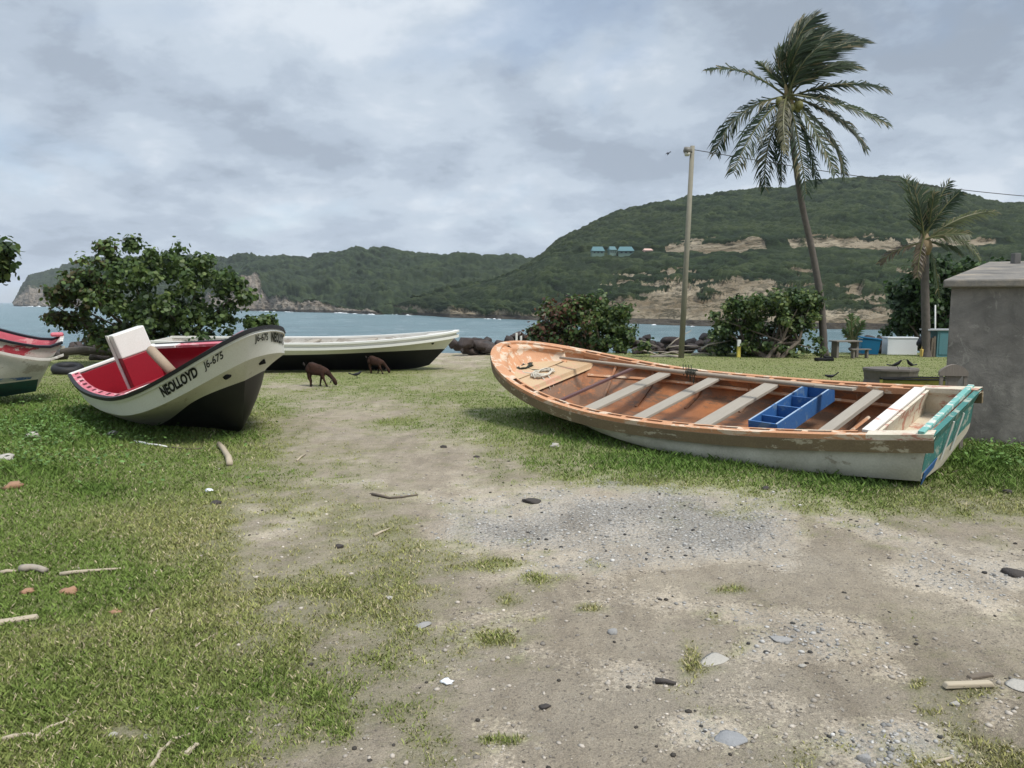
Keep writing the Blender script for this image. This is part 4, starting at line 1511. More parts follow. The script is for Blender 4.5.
def bush(name, label, cat, base, Y, blobs, n_leaf, leaf, palette, depth, seed, group=None, stems=7, brown=None):
    """blobs: photo outline lobes (px, py, rx, ry) turned into real lobes at distance Y"""
    rg = np.random.default_rng(seed)
    k = Y / F
    e = empty(name, base, (0, 0, 0), label, cat, group)
    cs, rs = [], []
    for (px, py, rx, ry) in blobs:
        p_ = at(px, py, Y)
        dd = depth * min(1.0, rx / 40.0)
        p_.y += rg.uniform(-.35, .35) * dd
        cs.append(np.array(p_[:])); rs.append((rx * k, max(rx, ry) * k * 0.9 if rx > 14 else rx * k, ry * k))
    w = np.array([(a * c) ** 0.68 for a, b_, c in rs]); w /= w.sum()
    # clumps (branch tips)
    nc = max(60, n_leaf // 48)
    which = rg.choice(len(cs), nc, p=w)
    tips = []
    for i in which:
        d = rg.normal(size=3); d /= np.linalg.norm(d)
        r_ = rg.uniform(0.40, 1.0) * rg.choice([.85, 1.0, 1.32]) if rs[i][0] > 0.5 else rg.uniform(0, 1)
        tips.append(cs[i] + d * np.array(rs[i]) * r_)
    tips = np.array(tips)
    tips = tips[tips[:, 2] > base[2] + 0.05]
    nc = len(tips)
    per = n_leaf // nc
    C = np.repeat(tips, per, 0)
    n = len(C)
    off = rg.normal(size=(n, 3)) * np.array([1, 1, .8]) * leaf * 1.7
    C = C + off
    nrm = off / np.linalg.norm(off, axis=1)[:, None] + rg.normal(size=(n, 3)) * 0.55 + np.array([0, 0, 0.55])
    nrm /= np.linalg.norm(nrm, axis=1)[:, None]
    a = np.cross(nrm, rg.normal(size=(n, 3))); a /= np.linalg.norm(a, axis=1)[:, None]
    b_ = np.cross(nrm, a)
    sz = leaf * rg.uniform(.6, 1.15, n)[:, None]
    V = []
    for q in range(6):
        th = q / 6 * 2 * np.pi
        cup = 0.18 * (q % 3 == 0)
        V.append(C + a * sz * math.cos(th) + b_ * sz * math.sin(th) * .85 + nrm * sz * cup)
    V = np.stack(V, 1)
    V = V.reshape(-1, 3) - np.array(base[:])
    i0 = np.arange(n) * 6
    me = fast_mesh('crown', V, np.stack([i0 + q for q in range(6)], -1), 6)
    pal = np.array(palette)
    ct = rg.random(nc)
    tone = np.repeat(ct, per)
    pick = rg.random(n) * 0.55 + tone * 0.45
    ii = np.clip((pick * len(pal)).astype(int), 0, len(pal) - 1)
    col = pal[ii] * rg.uniform(.65, 1.35, n)[:, None]
    if brown is not None:
        bx, bw, bc = brown
        m = rg.random(n) < np.clip((bx - C[:, 0]) / bw, 0, 1) * 0.55
        col = np.where(m[:, None], np.array(bc) * rg.uniform(.6, 1.4, n)[:, None], col)
    set_col(me, 'tone', np.repeat(col, 6, axis=0))
    new_obj('crown', me, M_leaf, e)
    m = MB()
    rr = random.Random(seed)
    for sidx in range(stems):
        tp = Vector(tips[rr.randrange(nc)]) - Vector(base)
        tp.z *= 0.85
        st0 = Vector((rr.uniform(-.25, .25) + tp.x * 0.12, rr.uniform(-.15, .15), -0.05))
        mid = st0.lerp(tp, 0.5) + Vector((rr.uniform(-.2, .2), rr.uniform(-.2, .2), -0.15 * tp.z))
        m.tube([st0, st0.lerp(mid, .5) + Vector((0, 0, .05)), mid, mid.lerp(tp, .5) + Vector((0, 0, .08)), tp], [0.07, 0.06, 0.05, 0.03, 0.012], 6)
        for _ in range(5):
            t2 = Vector(tips[rr.randrange(nc)]) - Vector(base)
            if (t2 - mid).length < 2.2:
                m.tube([mid, mid.lerp(t2, .5) + Vector((0, 0, rr.uniform(-.1, .15))), t2], [0.03, 0.022, 0.009], 5)
    m.build('stems', M_bark, e)
    return e


pal_g = [(0.022, 0.045, 0.018), (0.034, 0.066, 0.022), (0.050, 0.092, 0.026), (0.080, 0.130, 0.040)]
pal_b = [(0.035, 0.060, 0.022), (0.060, 0.100, 0.030), (0.095, 0.145, 0.040), (0.15, 0.20, 0.06)]
pal_m = [(0.030, 0.054, 0.020), (0.054, 0.094, 0.028), (0.096, 0.138, 0.038), (0.15, 0.185, 0.06)]
bush('sea_grape_bush', 'big dark green sea grape bush behind the red and white boat', 'bush', gnd(150, 362), 19.8,
     [(150, 292, 52, 36), (105, 292, 34, 26), (203, 292, 38, 30), (84, 278, 16, 13), (66, 296, 14, 9), (70, 320, 24, 9), (108, 250, 6, 11), (133, 246, 5, 9), (120, 266, 22, 12), (165, 262, 26, 12),
      (203, 262, 7, 11), (232, 312, 20, 9), (254, 324, 15, 6), (268, 320, 8, 6), (262, 311, 5, 4), (52, 318, 8, 5), (180, 328, 50, 20), (115, 338, 34, 14), (228, 282, 16, 12), (246, 296, 10, 6), (85, 330, 20, 8), (195, 345, 45, 14), (140, 350, 40, 10), (150, 330, 50, 22)],
     16000, 0.066, pal_b, 1.6, 11, stems=12, brown=(-10.0, 3.0, (0.10, 0.085, 0.035)))
bush('sea_grape_bush', 'rounded sea grape bush with reddish leaves on its left, beyond the orange bow', 'bush', gnd(590, 358), 22.6,
     [(585, 325, 40, 26), (560, 318, 22, 16), (545, 330, 16, 14), (610, 320, 22, 18), (598, 302, 22, 8), (575, 304, 16, 9), (590, 345, 46, 14), (622, 335, 12, 16), (532, 335, 8, 6)],
     10000, 0.062, pal_m, 1.3, 12, stems=8, brown=(at(600, 330, 22.6).x, 1.8, (0.13, 0.065, 0.04)))
bush('sea_grape_bush', 'wide sea grape bush at the foot of the tall palm', 'bush', gnd(770, 358), 23.2,
     [(770, 320, 44, 26), (740, 322, 24, 20), (800, 318, 22, 24), (765, 303, 30, 10), (795, 300, 18, 9), (735, 306, 14, 8), (770, 343, 50, 14), (722, 328, 8, 10), (815, 305, 8, 12), (745, 348, 26, 8)],
     11000, 0.062, pal_m, 1.4, 13, stems=8)
bush('sea_grape_tree', 'dark leafy tree behind the small palm and the concrete building', 'tree', at(935, 356, 26.0), 26.0,
     [(925, 305, 30, 36), (905, 320, 14, 22), (955, 285, 34, 22), (990, 272, 24, 14), (1010, 278, 20, 14), (935, 270, 20, 12), (960, 320, 40, 28), (1005, 310, 40, 30), (915, 290, 14, 16), (1030, 285, 26, 18)],
     15000, 0.085, pal_g, 1.8, 14, stems=9)
bush('sea_grape_tree', 'leafy tree branch reaching in at the left edge above the sea', 'tree', gnd(-75, 400), 14.5,
     [(-86, 262, 34, 36), (-46, 262, 16, 20), (-6, 263, 9, 10), (1, 250, 5, 5), (-8, 274, 8, 4), (-90, 230, 24, 30)],
     9000, 0.075, pal_m, 1.6, 15, stems=6)


def frond_pts(C, tip, ctrl, n=16):
    P_ = []
    for i in range(n):
        t_ = i / (n - 1)
        P_.append(C * (1 - t_) ** 2 + ctrl * (2 * t_ * (1 - t_)) + tip * t_ ** 2)
    return P_


def frond(C, tip, ctrl, root, leaf_len, droop, wind, seed, tone, dense=1.0, name='frond', side=1.0, wl=0.022):
    rr = np.random.default_rng(seed)
    P_ = [Vector(v) for v in frond_pts(C, tip, ctrl, 40)]
    V, Fc, cols = [], [], []
    L = (P_[-1] - P_[0]).length
    n = int(46 * dense)
    for i in range(n):
        t_ = 0.14 + 0.86 * i / (n - 1)
        k = t_ * 39
        a = P_[int(k)].lerp(P_[min(39, int(k) + 1)], k - int(k))
        tan = (P_[min(39, int(k) + 1)] - P_[max(0, int(k) - 1)]).normalized()
        sidev = tan.cross(Vector((0, -0.55, 0.83)))
        if sidev.length < 0.05: sidev = Vector((1, 0, 0))
        sidev.normalize()
        ll = leaf_len * (0.45 + 0.75 * math.sin(math.pi * min(1, t_ * 0.9 + 0.08)) ** 0.8)
        for sd in (1, -1):
            l_ = ll * rr.uniform(.75, 1.12)
            d = (tan * 0.62 + sidev * sd * 0.62 * side + wind * 0.55 + Vector((rr.normal(0, .10), rr.normal(0, .14), rr.normal(0, .10)))).normalized()
            d2 = (d + Vector((0, 0, -droop * 1.15)) + wind * 0.8).normalized()
            mid = a + d * l_ * 0.5
            end = mid + d2 * l_ * 0.5
            w_ = d.cross(Vector((0.1, -1, 0.2)))
            if w_.length < .05: w_ = Vector((0, 0, 1))
            w_ = w_.normalized() * wl * rr.uniform(.7, 1.2)
            b0 = len(V)
            V += [a - w_ * .6, a + w_ * .6, mid + w_, mid - w_, end]
            Fc += [(b0, b0 + 1, b0 + 2, b0 + 3), (b0 + 3, b0 + 2, b0 + 4)]
            c_ = np.array(tone) * rr.uniform(.6, 1.35)
            if rr.random() < .10: c_ = np.array((0.20, 0.17, 0.09))
            cols += [c_] * 5
    # rachis as a tapering rib
    m = MB()
    m.v, m.f, m.m = [tuple(v) for v in V], Fc, [0] * len(Fc)
    nb_ = len(m.v)
    m.tube(P_[::3] + [P_[-1]], list(np.linspace(0.035, 0.008, len(P_[::3]) + 1)), 5)
    cols += [np.array((0.17, 0.17, 0.07))] * (len(m.v) - nb_)
    base = root.location
    m.v = [tuple(Vector(v) - base) for v in m.v]
    o = m.build(name, M_frond, root)
    set_col(o.data, 'tone', np.array(cols))
    return o


def ring_trunk(pts, r0, r1, root, mat, n=60):
    m = MB()
    P_ = []
    for i in range(n):
        t_ = i / (n - 1) * (len(pts) - 1)
        k = min(int(t_), len(pts) - 2)
        f = t_ - k
        p0, p1, p2, p3 = pts[max(k - 1, 0)], pts[k], pts[k + 1], pts[min(k + 2, len(pts) - 1)]
        P_.append(0.5 * ((2 * p1) + (p2 - p0) * f + (2 * p0 - 5 * p1 + 4 * p2 - p3) * f * f + (-p0 + 3 * p1 - 3 * p2 + p3) * f ** 3))
    rads = [(r0 * (1 - i / n) + r1 * i / n) * (1 + 0.07 * (i % 2)) * (1 + 0.45 * max(0, 1 - i / 4.0)) for i in range(n)]
    m.tube([p_ - root.location for p_ in P_], rads, 10)
    return m.build('trunk', mat, root, smooth=True)


# tall coconut palm
PY = 22.6
pb = gnd(824, 356); PY = pb.y
palm = empty('coconut_palm', pb, (0, 0, 0), 'tall coconut palm with a curved trunk and windblown fronds', 'palm tree')
tr_px = [(824, 357), (823, 330), (820, 295), (812, 250), (802, 205), (795, 160), (790, 118), (789, 98)]
ring_trunk([at(a_, b_, PY) for a_, b_ in tr_px], 0.12, 0.068, palm, M_palmbark)


def zp(x, y, dy=0.0): return at(700 + x / 4.04, 10 + y / 4.04, PY + dy)


g_d = (0.030, 0.052, 0.024); g_m = (0.052, 0.076, 0.032); g_l = (0.10, 0.115, 0.045); g_k = (0.19, 0.165, 0.085)
CR = (362, 352)
fl = [  # tip, ctrl, leaflet length m, droop, wind, depth of tip, tone, density
    ((28, 245), (170, 205), .50, .9, .25, -.3, g_d, .65),
    ((62, 578), (120, 380), .62, .9, .10, .3, g_d, 1),
    ((135, 655), (215, 440), .62, .9, .10, -.9, g_d, 1),
    ((262, 715), (250, 520), .62, .8, .10, .9, g_d, 1),
    ((330, 690), (320, 480), .55, .8, .1, 1.3, g_d, 1),
    ((430, 745), (400, 500), .55, .8, .15, -.6, g_d, .9),
    ((470, 695), (440, 500), .60, .8, .2, 1.0, g_d, 1),
    ((583, 668), (560, 500), .60, .8, .2, .6, g_m, 1),
    ((545, 660), (470, 470), .50, .8, .2, -.8, g_m, .9),
    ((665, 558), (600, 420), .62, .7, .25, .4, g_d, 1),
    ((640, 520), (540, 400), .50, .7, .25, 1.4, g_d, 1),
    ((755, 462), (600, 370), .55, .6, .3, -.5, g_m, .9),
    ((750, 322), (600, 262), .62, .7, .35, .3, g_d, 1),
    ((550, 365), (460, 330), .45, .8, .3, 1.2, g_d, 1),
    ((630, 232), (480, 200), .72, .35, .75, -.4, g_m, 1.1),
    ((655, 125), (470, 135), .78, .15, .8, .3, g_d, 1.2),
    ((600, 110), (430, 140), .75, .1, .8, .9, g_d, 1.2),
    ((545, 100), (400, 150), .78, .05, .8, -.3, g_d, 1.2),
    ((500, 75), (370, 130), .78, .0, .8, .5, g_d, 1.25),
    ((462, 28), (345, 120), .75, .0, .75, 0.0, g_d, 1.2),
    ((415, 38), (330, 170), .70, .0, .7, .7, g_d, 1.1),
    ((480, 150), (380, 230), .70, .1, .8, -.8, g_m, 1.1),
    ((430, 110), (350, 200), .75, .0, .8, -.5, g_m, 1.2),
    ((325, 150), (310, 260), .45, .1, .5, .4, g_m, .9),
    ((240, 215), (290, 255), .42, .3, .4, .4, g_m, .9),
    ((345, 575), (325, 400), .34, .9, .05, -1.4, (0.11, 0.105, 0.05), .8),
        ]
for i, (tip, ct, ll, dr, wi, dd, tn, dn) in enumerate(fl):
    C_ = zp(CR[0] + (i % 5 - 2) * 5, CR[1] - (i % 3) * 6, 0.15 * (-1) ** i)
    frond(C_, zp(*tip, dd), zp(*ct, dd * .6), palm, ll, dr, Vector((wi, 0, 0.05)), 100 + i, tn, dn * (1.5 if i in (14, 15, 16, 17, 18, 19, 20, 21, 22) else 1.15))
m = MB()
for k in range(9):
    a_ = k * 0.7
    c_ = zp(360 + 42 * math.cos(a_), 385 + 16 * math.sin(a_ * 1.7), -0.25 + .1 * (k % 3)) - palm.location
    r_ = 0.12
    ring = [c_ + Vector((0, 0, r_ * 1.15)), c_ + Vector((0, 0, r_ * .8)), c_, c_ - Vector((0, 0, r_ * .8)), c_ - Vector((0, 0, r_ * 1.15))]
    mm = MB(); mm.tube(ring, [0.02, r_ * .75, r_, r_ * .75, 0.02], 8)
    mm.build('coconut', simple('coconut', (0.16, 0.15, 0.05), 0.6), palm, smooth=True) if k else mm.build('coconut', simple('coconut', (0.16, 0.15, 0.05), 0.6), palm, smooth=True)
m.tube([zp(362, 335, 0) - palm.location, zp(362, 400, 0) - palm.location], [0.10, 0.15], 9)
m.tube([zp(345, 300, -.1) - palm.location, zp(352, 360, -.1) - palm.location], [0.03, 0.10], 8)
m.build('crown_heart', simple('palm_heart', (0.20, 0.15, 0.07), 0.8, 0.4, 20), palm, smooth=True)

# small palm at the right
qb = gnd(926, 357); QY = qb.y
sp = empty('coconut_palm', qb, (0, 0, 0), 'short coconut palm with ragged yellowing fronds beside the concrete building', 'palm tree')
ring_trunk([at(a_, b_, QY) for a_, b_ in ((926, 358), (926, 330), (925, 290), (925, 262), (925, 246))], 0.125, 0.10, sp, M_palmbark, 40)


def z8(x, y, dy=0.0): return at(860 + x / 4.043, 170 + y / 4.043, QY + dy)


fl2 = [((185, 38), (235, 180), .42, .1, .3, .2, g_m, 1), ((215, 60), (250, 170), .45, .1, .3, -.3, g_d, 1), ((250, 90), (258, 190), .42, .1, .3, .5, g_m, 1), ((360, 48), (290, 150), .34, .2, .35, .3, g_d, .8),
       ((300, 95), (285, 180), .30, .2, .4, -.4, g_m, .9), ((400, 92), (330, 150), .36, .5, .3, -.2, g_d, .9), ((540, 168), (400, 170), .38, .6, .3, .2, g_l, 1), ((430, 258), (350, 250), .40, .9, .1, -.6, g_l, 1),
       ((480, 350), (400, 240), .42, .9, .1, .3, g_l, 1), ((82, 375), (140, 310), .25, .8, .0, .3, (0.10, 0.075, 0.05), .6), ((320, 520), (310, 340), .30, .8, .0, .5, g_m, .8), ((232, 430), (240, 330), .25, .8, .0, -.3, (0.12, 0.09, 0.06), .7),
       ((400, 330), (340, 290), .35, .7, .2, .7, g_m, .8)]
for i, (tip, ct, ll, dr, wi, dd, tn, dn) in enumerate(fl2):
    C_ = z8(262 + (i % 5 - 2) * 4, 290 - (i % 3) * 8, 0.1 * (-1) ** i)
    frond(C_, z8(*tip, dd), z8(*ct, dd * .6), sp, ll * 1.25, dr, Vector((wi, 0, 0.03)), 200 + i, tn, dn, wl=.018)
m = MB()
m.tube([z8(262, 255) - sp.location, z8(262, 310) - sp.location, z8(262, 345) - sp.location], [0.08, 0.22, 0.13], 9)
m.build('crown_heart', simple('palm_heart_brown', (0.22, 0.16, 0.09), 0.8, 0.4, 20), sp, smooth=True)

# palm seedling
kb = at(853, 352, 25.0)
kp = empty('palm_seedling', kb, (0, 0, 0), 'small bright green palm seedling behind the blue bin', 'palm plant')
for i, (tx, ty) in enumerate(((846, 320), (851, 315), (857, 317), (864, 322), (843, 330))):
    frond(at(853, 346, 25.0), at(tx, ty, 25.0 + .2 * (i % 3 - 1)), at((853 + tx) / 2 - 1, ty + 6, 25), kp, 0.22, .4, Vector((.1, 0, 0)), 300 + i, (0.10, 0.16, 0.05), .5)

# ---------------------------------------------------------------- boulders along the shore
def rock_mesh(seed, flat=0.75):
    V, Fc = ico(3)
    s_ = seed * 13.7
    d = 1 + 0.55 * (fbm(V[:, 0] * 1.3 + s_, V[:, 1] * 1.3 + V[:, 2] * 1.7, seed, 3) - .5) + 0.16 * (fbm(V[:, 0] * 5 + s_, V[:, 1] * 5 + V[:, 2] * 4, seed + 4, 2) - .5)
    rg = np.random.default_rng(seed)
    for _ in range(12):           # facets
        n_ = rg.normal(size=3); n_ /= np.linalg.norm(n_)
        h_ = rg.uniform(.50, .80)
        q = (V * d[:, None]) @ n_
        d = np.where(q > h_, d * h_ / np.maximum(q, 1e-6), d)
    W = V * d[:, None] * np.array([1, .85, flat])
    return fast_mesh('boulder', W, Fc, 3)


tR = NT('boulder_stone', 0.9, 0.2)
n1 = tR.noise(2.5, 7, 0.7); n2 = tR.noise(11, 6, 0.7)
oi = tR.n.new('ShaderNodeObjectInfo')
rc = tR.ramp(n1, [(0.3, (0.030, 0.029, 0.029)), (0.6, (0.078, 0.070, 0.066)), (0.8, (0.16, 0.14, 0.125))])
rc = tR.mix(tR.math('MULTIPLY', oi.outputs['Random'], 0.6), rc, (0.085, 0.06, 0.052))
tR.color(rc); tR.bump(n2, 0.8, 0.05)
M_rock = tR.mat
protos = [rock_mesh(k + 1, 0.6 + 0.07 * k) for k in range(6)]
for p_ in protos: p_.materials.append(M_rock)
rr = random.Random(5)


def boulder(p_, s_, label, grp):
    o = bpy.data.objects.new('boulder', protos[rr.randrange(6)])
    COL.objects.link(o)
    o.location = p_
    o.rotation_euler = (rr.uniform(-.4, .4), rr.uniform(-.4, .4), rr.uniform(0, 6.28))
    o.scale = (s_ * rr.uniform(.85, 1.3), s_ * rr.uniform(.8, 1.2), s_ * rr.uniform(.7, 1.05))
    tag(o, label if grp is None else 'PENDING ' + label, 'boulder', grp)
    return o


def heap(px0, px1, n, y0, y1, ztop, s0, s1, label, grp):
    for k in range(n):
        Yb = rr.uniform(y0, y1)
        px = rr.uniform(px0, px1)
        x = (px - 512) / F * Yb
        f = math.sin(math.pi * min(1, max(0, (Yb - y0) / (y1 - y0)))) ** .7
        s_ = rr.uniform(s0, s1)
        z = max(float(ground_z(x, Yb)), -1.2 + 0 * f) if Yb > y1 - .5 else float(ground_z(x, Yb))
        z = z * 0.4 + rr.uniform(0.1, 1) * ztop * f * .75
        boulder((x, Yb, z + s_ * .2), s_, label, grp)


def name_boulders():
    gr = {}
    for o in list(COL.objects):
        if str(o.get('label', '')).startswith('PENDING'): gr.setdefault(o['group'], []).append(o)
    for g_, os_ in gr.items():
        us = [o.location.x / o.location.y for o in os_]
        lo, hi = min(us), max(us) + 1e-6
        zm = sorted(o.location.z for o in os_)[len(os_) // 2]
        for o, u_ in zip(os_, us):
            sz = ('small', 'middling', 'large')[min(2, int((o.scale.x - .16) / .13))] if o.scale.x > .16 else 'small'
            k = int((u_ - lo) / (hi - lo) * 5)
            side = ('at the left end of', 'left of the middle of', 'in the middle of', 'right of the middle of', 'at the right end of')[k]
            o['label'] = '%s %s boulder %s %s' % (sz, 'upper' if o.location.z > zm else 'lower', side, o['label'][8:])


heap(450, 545, 42, 23.6, 27.0, 0.62, 0.18, 0.42, 'the rocks between white and orange boats', 'boulders of the rock bank beyond the dirt track')
heap(615, 725, 95, 24.2, 27.6, 0.72, 0.12, 0.32, 'the rocks behind the lamp pole', 'boulders of the rock bank behind the lamp pole')
heap(840, 905, 34, 24.6, 27.0, 0.62, 0.13, 0.30, 'the rocks behind the blue bin', 'boulders behind the blue bin')
heap(45, 130, 22, 21.5, 24.0, 0.55, 0.18, 0.40, 'the rocks under the big bush', 'boulders under the big bush')
heap(-60, 45, 16, 22.5, 25.0, 0.40, 0.18, 0.36, 'the rocks behind the worn boat', 'boulders behind the worn boat')
name_boulders()
boulder(at(466, 343, 23.6), 0.42, 'large blackish boulder just right of the tip of the long white boat', None)

M_drift = wood('driftwood', (0.42, 0.37, 0.31), (0.27, 0.23, 0.18), 0)
def branch(name, pts, r0, label, mat=None, cat='branch', grp=None, r1=None):
    m = MB()
    n = len(pts)
    m.tube(pts, list(np.linspace(r0, r1 if r1 is not None else r0 * .4, n)), 7)
    return tag(m.build(name, mat or M_drift, None, smooth=True), label, cat, grp)


for k in range(11):
    pa = at(rr.uniform(640, 725), rr.uniform(346, 357), rr.uniform(23.2, 23.9))
    a_ = rr.uniform(-.5, .9); L_ = rr.uniform(.6, 1.5)
    dd = Vector((math.cos(a_) * (1 if rr.random() < .5 else -1), rr.uniform(-.2, .2), abs(math.sin(a_)) * .55)) * L_
    branch('driftwood_branch', [pa, pa + dd * .35 + Vector((0, 0, .06)), pa + dd * .7 + Vector((0, 0, .03)), pa + dd], rr.uniform(.018, .034), 'bleached driftwood branch lying on the rocks near the lamp pole', None, 'branch', 'driftwood on the rocks near the lamp pole')
branch('driftwood_log', [at(650, 357, 22.9), at(668, 356, 22.9), at(684, 357, 22.8)], .05, 'grey driftwood log lying on the grass at the foot of the lamp pole', None, 'log', None, .04)
branch('driftwood_log', [at(62, 352, 21.0), at(85, 350, 21.0), at(112, 353, 21.0)], .12, 'thick brown log lying under the left side of the big bush', M_bark, 'log', None, .10)

# tyre lying under the big bush
def tyre(c_, R_, r_, rot, label):
    m = MB()
    rows = []
    for i in range(25):
        a_ = i / 24 * 2 * math.pi
        rows.append([Vector((math.cos(a_) * (R_ + r_ * math.cos(b_)), math.sin(a_) * (R_ + r_ * math.cos(b_)), r_ * 1.2 * math.sin(b_))) for b_ in np.linspace(0, 2 * math.pi, 11)[:-1]])
    m.grid(rows, 0, closed=True)
    o = m.build('tyre', M_rubber, None, smooth=True)
    o.location = c_; o.rotation_euler = rot
    return tag(o, label, 'tyre')


tyre(gnd(68, 374) + Vector((0, 0, .12)), 0.26, 0.09, (0.15, 0.1, 0), 'black tyre lying on the ground between the worn boat and the big bush')

# ---------------------------------------------------------------- lamp pole and wire
lpB = gnd(681, 358); LY = lpB.y
pole = empty('lamp_pole', lpB, (0, 0, 0), 'tall leaning weathered pole with a small lamp at its top', 'lamp pole')
m = MB()
top = at(692.5, 146, LY)
m.tube([Vector((0, 0, -.1)), (top - lpB) * .5, top - lpB], [0.088, 0.080, 0.068], 12)
m.build('shaft', simple('pole_concrete', (0.215, 0.20, 0.155), 0.85, 0.25, 6, 0.3), pole, smooth=True)
m = MB(); m.tube([at(692, 152, LY - .1) - lpB, at(688, 151, LY - .15) - lpB], 0.025, 6); m.build('lamp_arm', simple('dark_metal', (0.05, 0.05, 0.05), 0.5), pole)
m = MB()
m.tube([at(691, 149, LY - .15) - lpB, at(689, 150, LY - .15) - lpB, at(686, 151, LY - .15) - lpB, at(684, 152.2, LY - .15) - lpB], [0.06, .10, .13, .05], 10)
lh = m.build('lamp_head', simple('lamp_metal', (0.16, 0.15, 0.13), 0.5), pole, smooth=True)
m = MB(); m.tube([at(687, 153, LY - .15) - lpB, at(687, 156, LY - .15) - lpB], [0.10, .06], 10); m.build('lamp_glass', simple('lamp_glass', (0.5, 0.48, 0.42), 0.3), pole, smooth=True)
wA, wB = top + Vector((0, 0, -.1)), at(1330, 205, 26)
m = MB()
m.tube([wA.lerp(wB, k / 24) + Vector((0, 0, -0.55 * math.sin(math.pi * k / 24))) for k in range(25)], 0.011, 4)
tag(m.build('overhead_wire', simple('wire_black', (0.03, 0.03, 0.03), 0.6), None), 'thin sagging wire strung from the lamp pole towards the right', 'wire')
b2 = Vector((wB.x, wB.y, 0))
tag(branch('utility_pole', [b2 + Vector((0, 0, -.1)), b2 + Vector((0, 0, 3)), wB + Vector((0, 0, .2))], .12, 'x', simple('pole_wood', (0.2, 0.16, 0.12), .9), r1=.09), 'plain pole outside the view that carries the far end of the wire', 'pole')

# marker posts
m_y = simple('post_yellow', (0.62, 0.50, 0.10), .6); m_w = simple('post_white', (0.75, 0.74, 0.70), .6)
pp = gnd(738.5, 357.5)
mk = empty('marker_post', pp, (0, 0, 0), 'short yellow post with a white top on the grass left of the wide bush', 'post')
m = MB(); m.box((0, 0, .16), (.10, .10, .36)); m.build('lower_post', m_y, mk, bevel=.008)
m = MB(); m.box((0, 0, .445), (.10, .10, .205)); m.build('post_top', m_w, mk, bevel=.008)
for a_, lb_ in ((516.5, 'left one of two thin white stakes standing by the rocks behind the orange bow'), (521, 'right one of two thin white stakes standing by the rocks behind the orange bow')):
    q_ = at(a_, 346, 23.5); m = MB(); m.tube([q_ + Vector((0, 0, -.1)), q_ + Vector((.0, 0, .42))], .035, 6); tag(m.build('white_stake', m_w, None), lb_, 'stake', 'white stakes')

# ---------------------------------------------------------------- concrete building
tC = NT('cement_render', 0.92, 0.15)
P_ = tC.coord()
nA = tC.noise(1.3, 7, 0.65, 0.5); nB = tC.noise(6, 8, 0.7, 0.8); nC = tC.noise(0.8, 5, .6, stretch=(3, 3, .5)); nD = tC.noise(3.2, 7, .65, 1.5, off=(3, 1, 2))
cc_ = tC.ramp(nA, [(0.35, (0.12, 0.112, 0.10)), (0.5, (0.21, 0.193, 0.172)), (0.68, (0.31, 0.285, 0.25))])
cc_ = tC.mix(tC.math('MULTIPLY', tC.ramp(nB, [(0.45, 0.0), (0.7, 1.0)]), .4), cc_, (0.10, 0.093, 0.085))
cc_ = tC.mix(tC.math('MULTIPLY', tC.ramp(nD, [(0.60, 0.0), (0.63, .8), (0.70, 0.0)]), .5), cc_, (0.40, 0.38, 0.33))
cc_ = tC.mix(tC.math('MULTIPLY', tC.ramp(nC, [(0.5, 0.0), (0.7, 1.0)]), .35), cc_, (0.085, 0.08, 0.072))
tC.color(cc_); tC.bump(nB, 0.5, 0.02)
tF = NT('concrete_roof', 0.9, 0.15)
fA = tF.noise(1.6, 7, .7); fB = tF.noise(9, 6, .7)
fc = tF.ramp(fA, [(0.35, (0.11, 0.102, 0.09)), (0.5, (0.19, 0.175, 0.155)), (0.66, (0.30, 0.255, 0.195))])
fc = tF.mix(tF.math('MULTIPLY', tF.ramp(fB, [(.45, 0.), (.7, 1.)]), .5), fc, (0.13, 0.125, 0.115))
tF.color(fc); tF.bump(fB, .6, .02)
tE = simple('concrete_edge', (0.125, 0.12, 0.112), .9, .35, 7, .5)
cor = gnd(941.5, 439); cor.z = 0
bld = empty('concrete_building', cor, (0, 0, 0), 'low bare grey concrete building with a slightly sloping flat roof at the right edge', 'building')
fd = Vector((math.cos(R(26)), -math.sin(R(26)), 0)); sdv = Vector((math.sin(R(39)), math.cos(R(39)), 0))
W_, D_ = 4.2, 3.6
zf_, zb_ = 1.885, 2.23
def pris(m, o0, a_, b_, z0, z1f, z1b):
    v = [o0 + Vector((0, 0, z0)), o0 + a_ + Vector((0, 0, z0)), o0 + a_ + b_ + Vector((0, 0, z0)), o0 + b_ + Vector((0, 0, z0)),
         o0 + Vector((0, 0, z1f)), o0 + a_ + Vector((0, 0, z1f)), o0 + a_ + b_ + Vector((0, 0, z1b)), o0 + b_ + Vector((0, 0, z1b))]
    m.add(v, [(0, 3, 2, 1), (4, 5, 6, 7), (0, 1, 5, 4), (1, 2, 6, 5), (2, 3, 7, 6), (3, 0, 4, 7)])
m = MB(); pris(m, Vector((0, 0, 0)), fd * W_, sdv * D_, -.2, zf_, zb_); m.build('walls', tC.mat, bld, bevel=.012)
m = MB()
o0 = -fd * .075 - sdv * .10
rise = (zb_ - zf_) / D_ * (D_ + .35)
v = []
for zz_ in (zf_ + .002 - .015, zf_ + .085):
    for q, h in ((o0, 0), (o0 + fd * (W_ + .2), 0), (o0 + fd * (W_ + .2) + sdv * (D_ + .35), rise), (o0 + sdv * (D_ + .35), rise)):
        v.append(q + Vector((0, 0, zz_ + h)))
m.add(v, [(0, 3, 2, 1), (4, 5, 6, 7), (0, 1, 5, 4), (1, 2, 6, 5), (2, 3, 7, 6), (3, 0, 4, 7)])
m.build('roof_slab', tF.mat, bld, bevel=.02)
m = MB(); q_ = sdv * 3.2 + fd * .35; m.box(q_ + Vector((0, 0, zb_ + .13)), (.10, .10, .16)); m.build('roof_stub', tE, bld, bevel=.01)

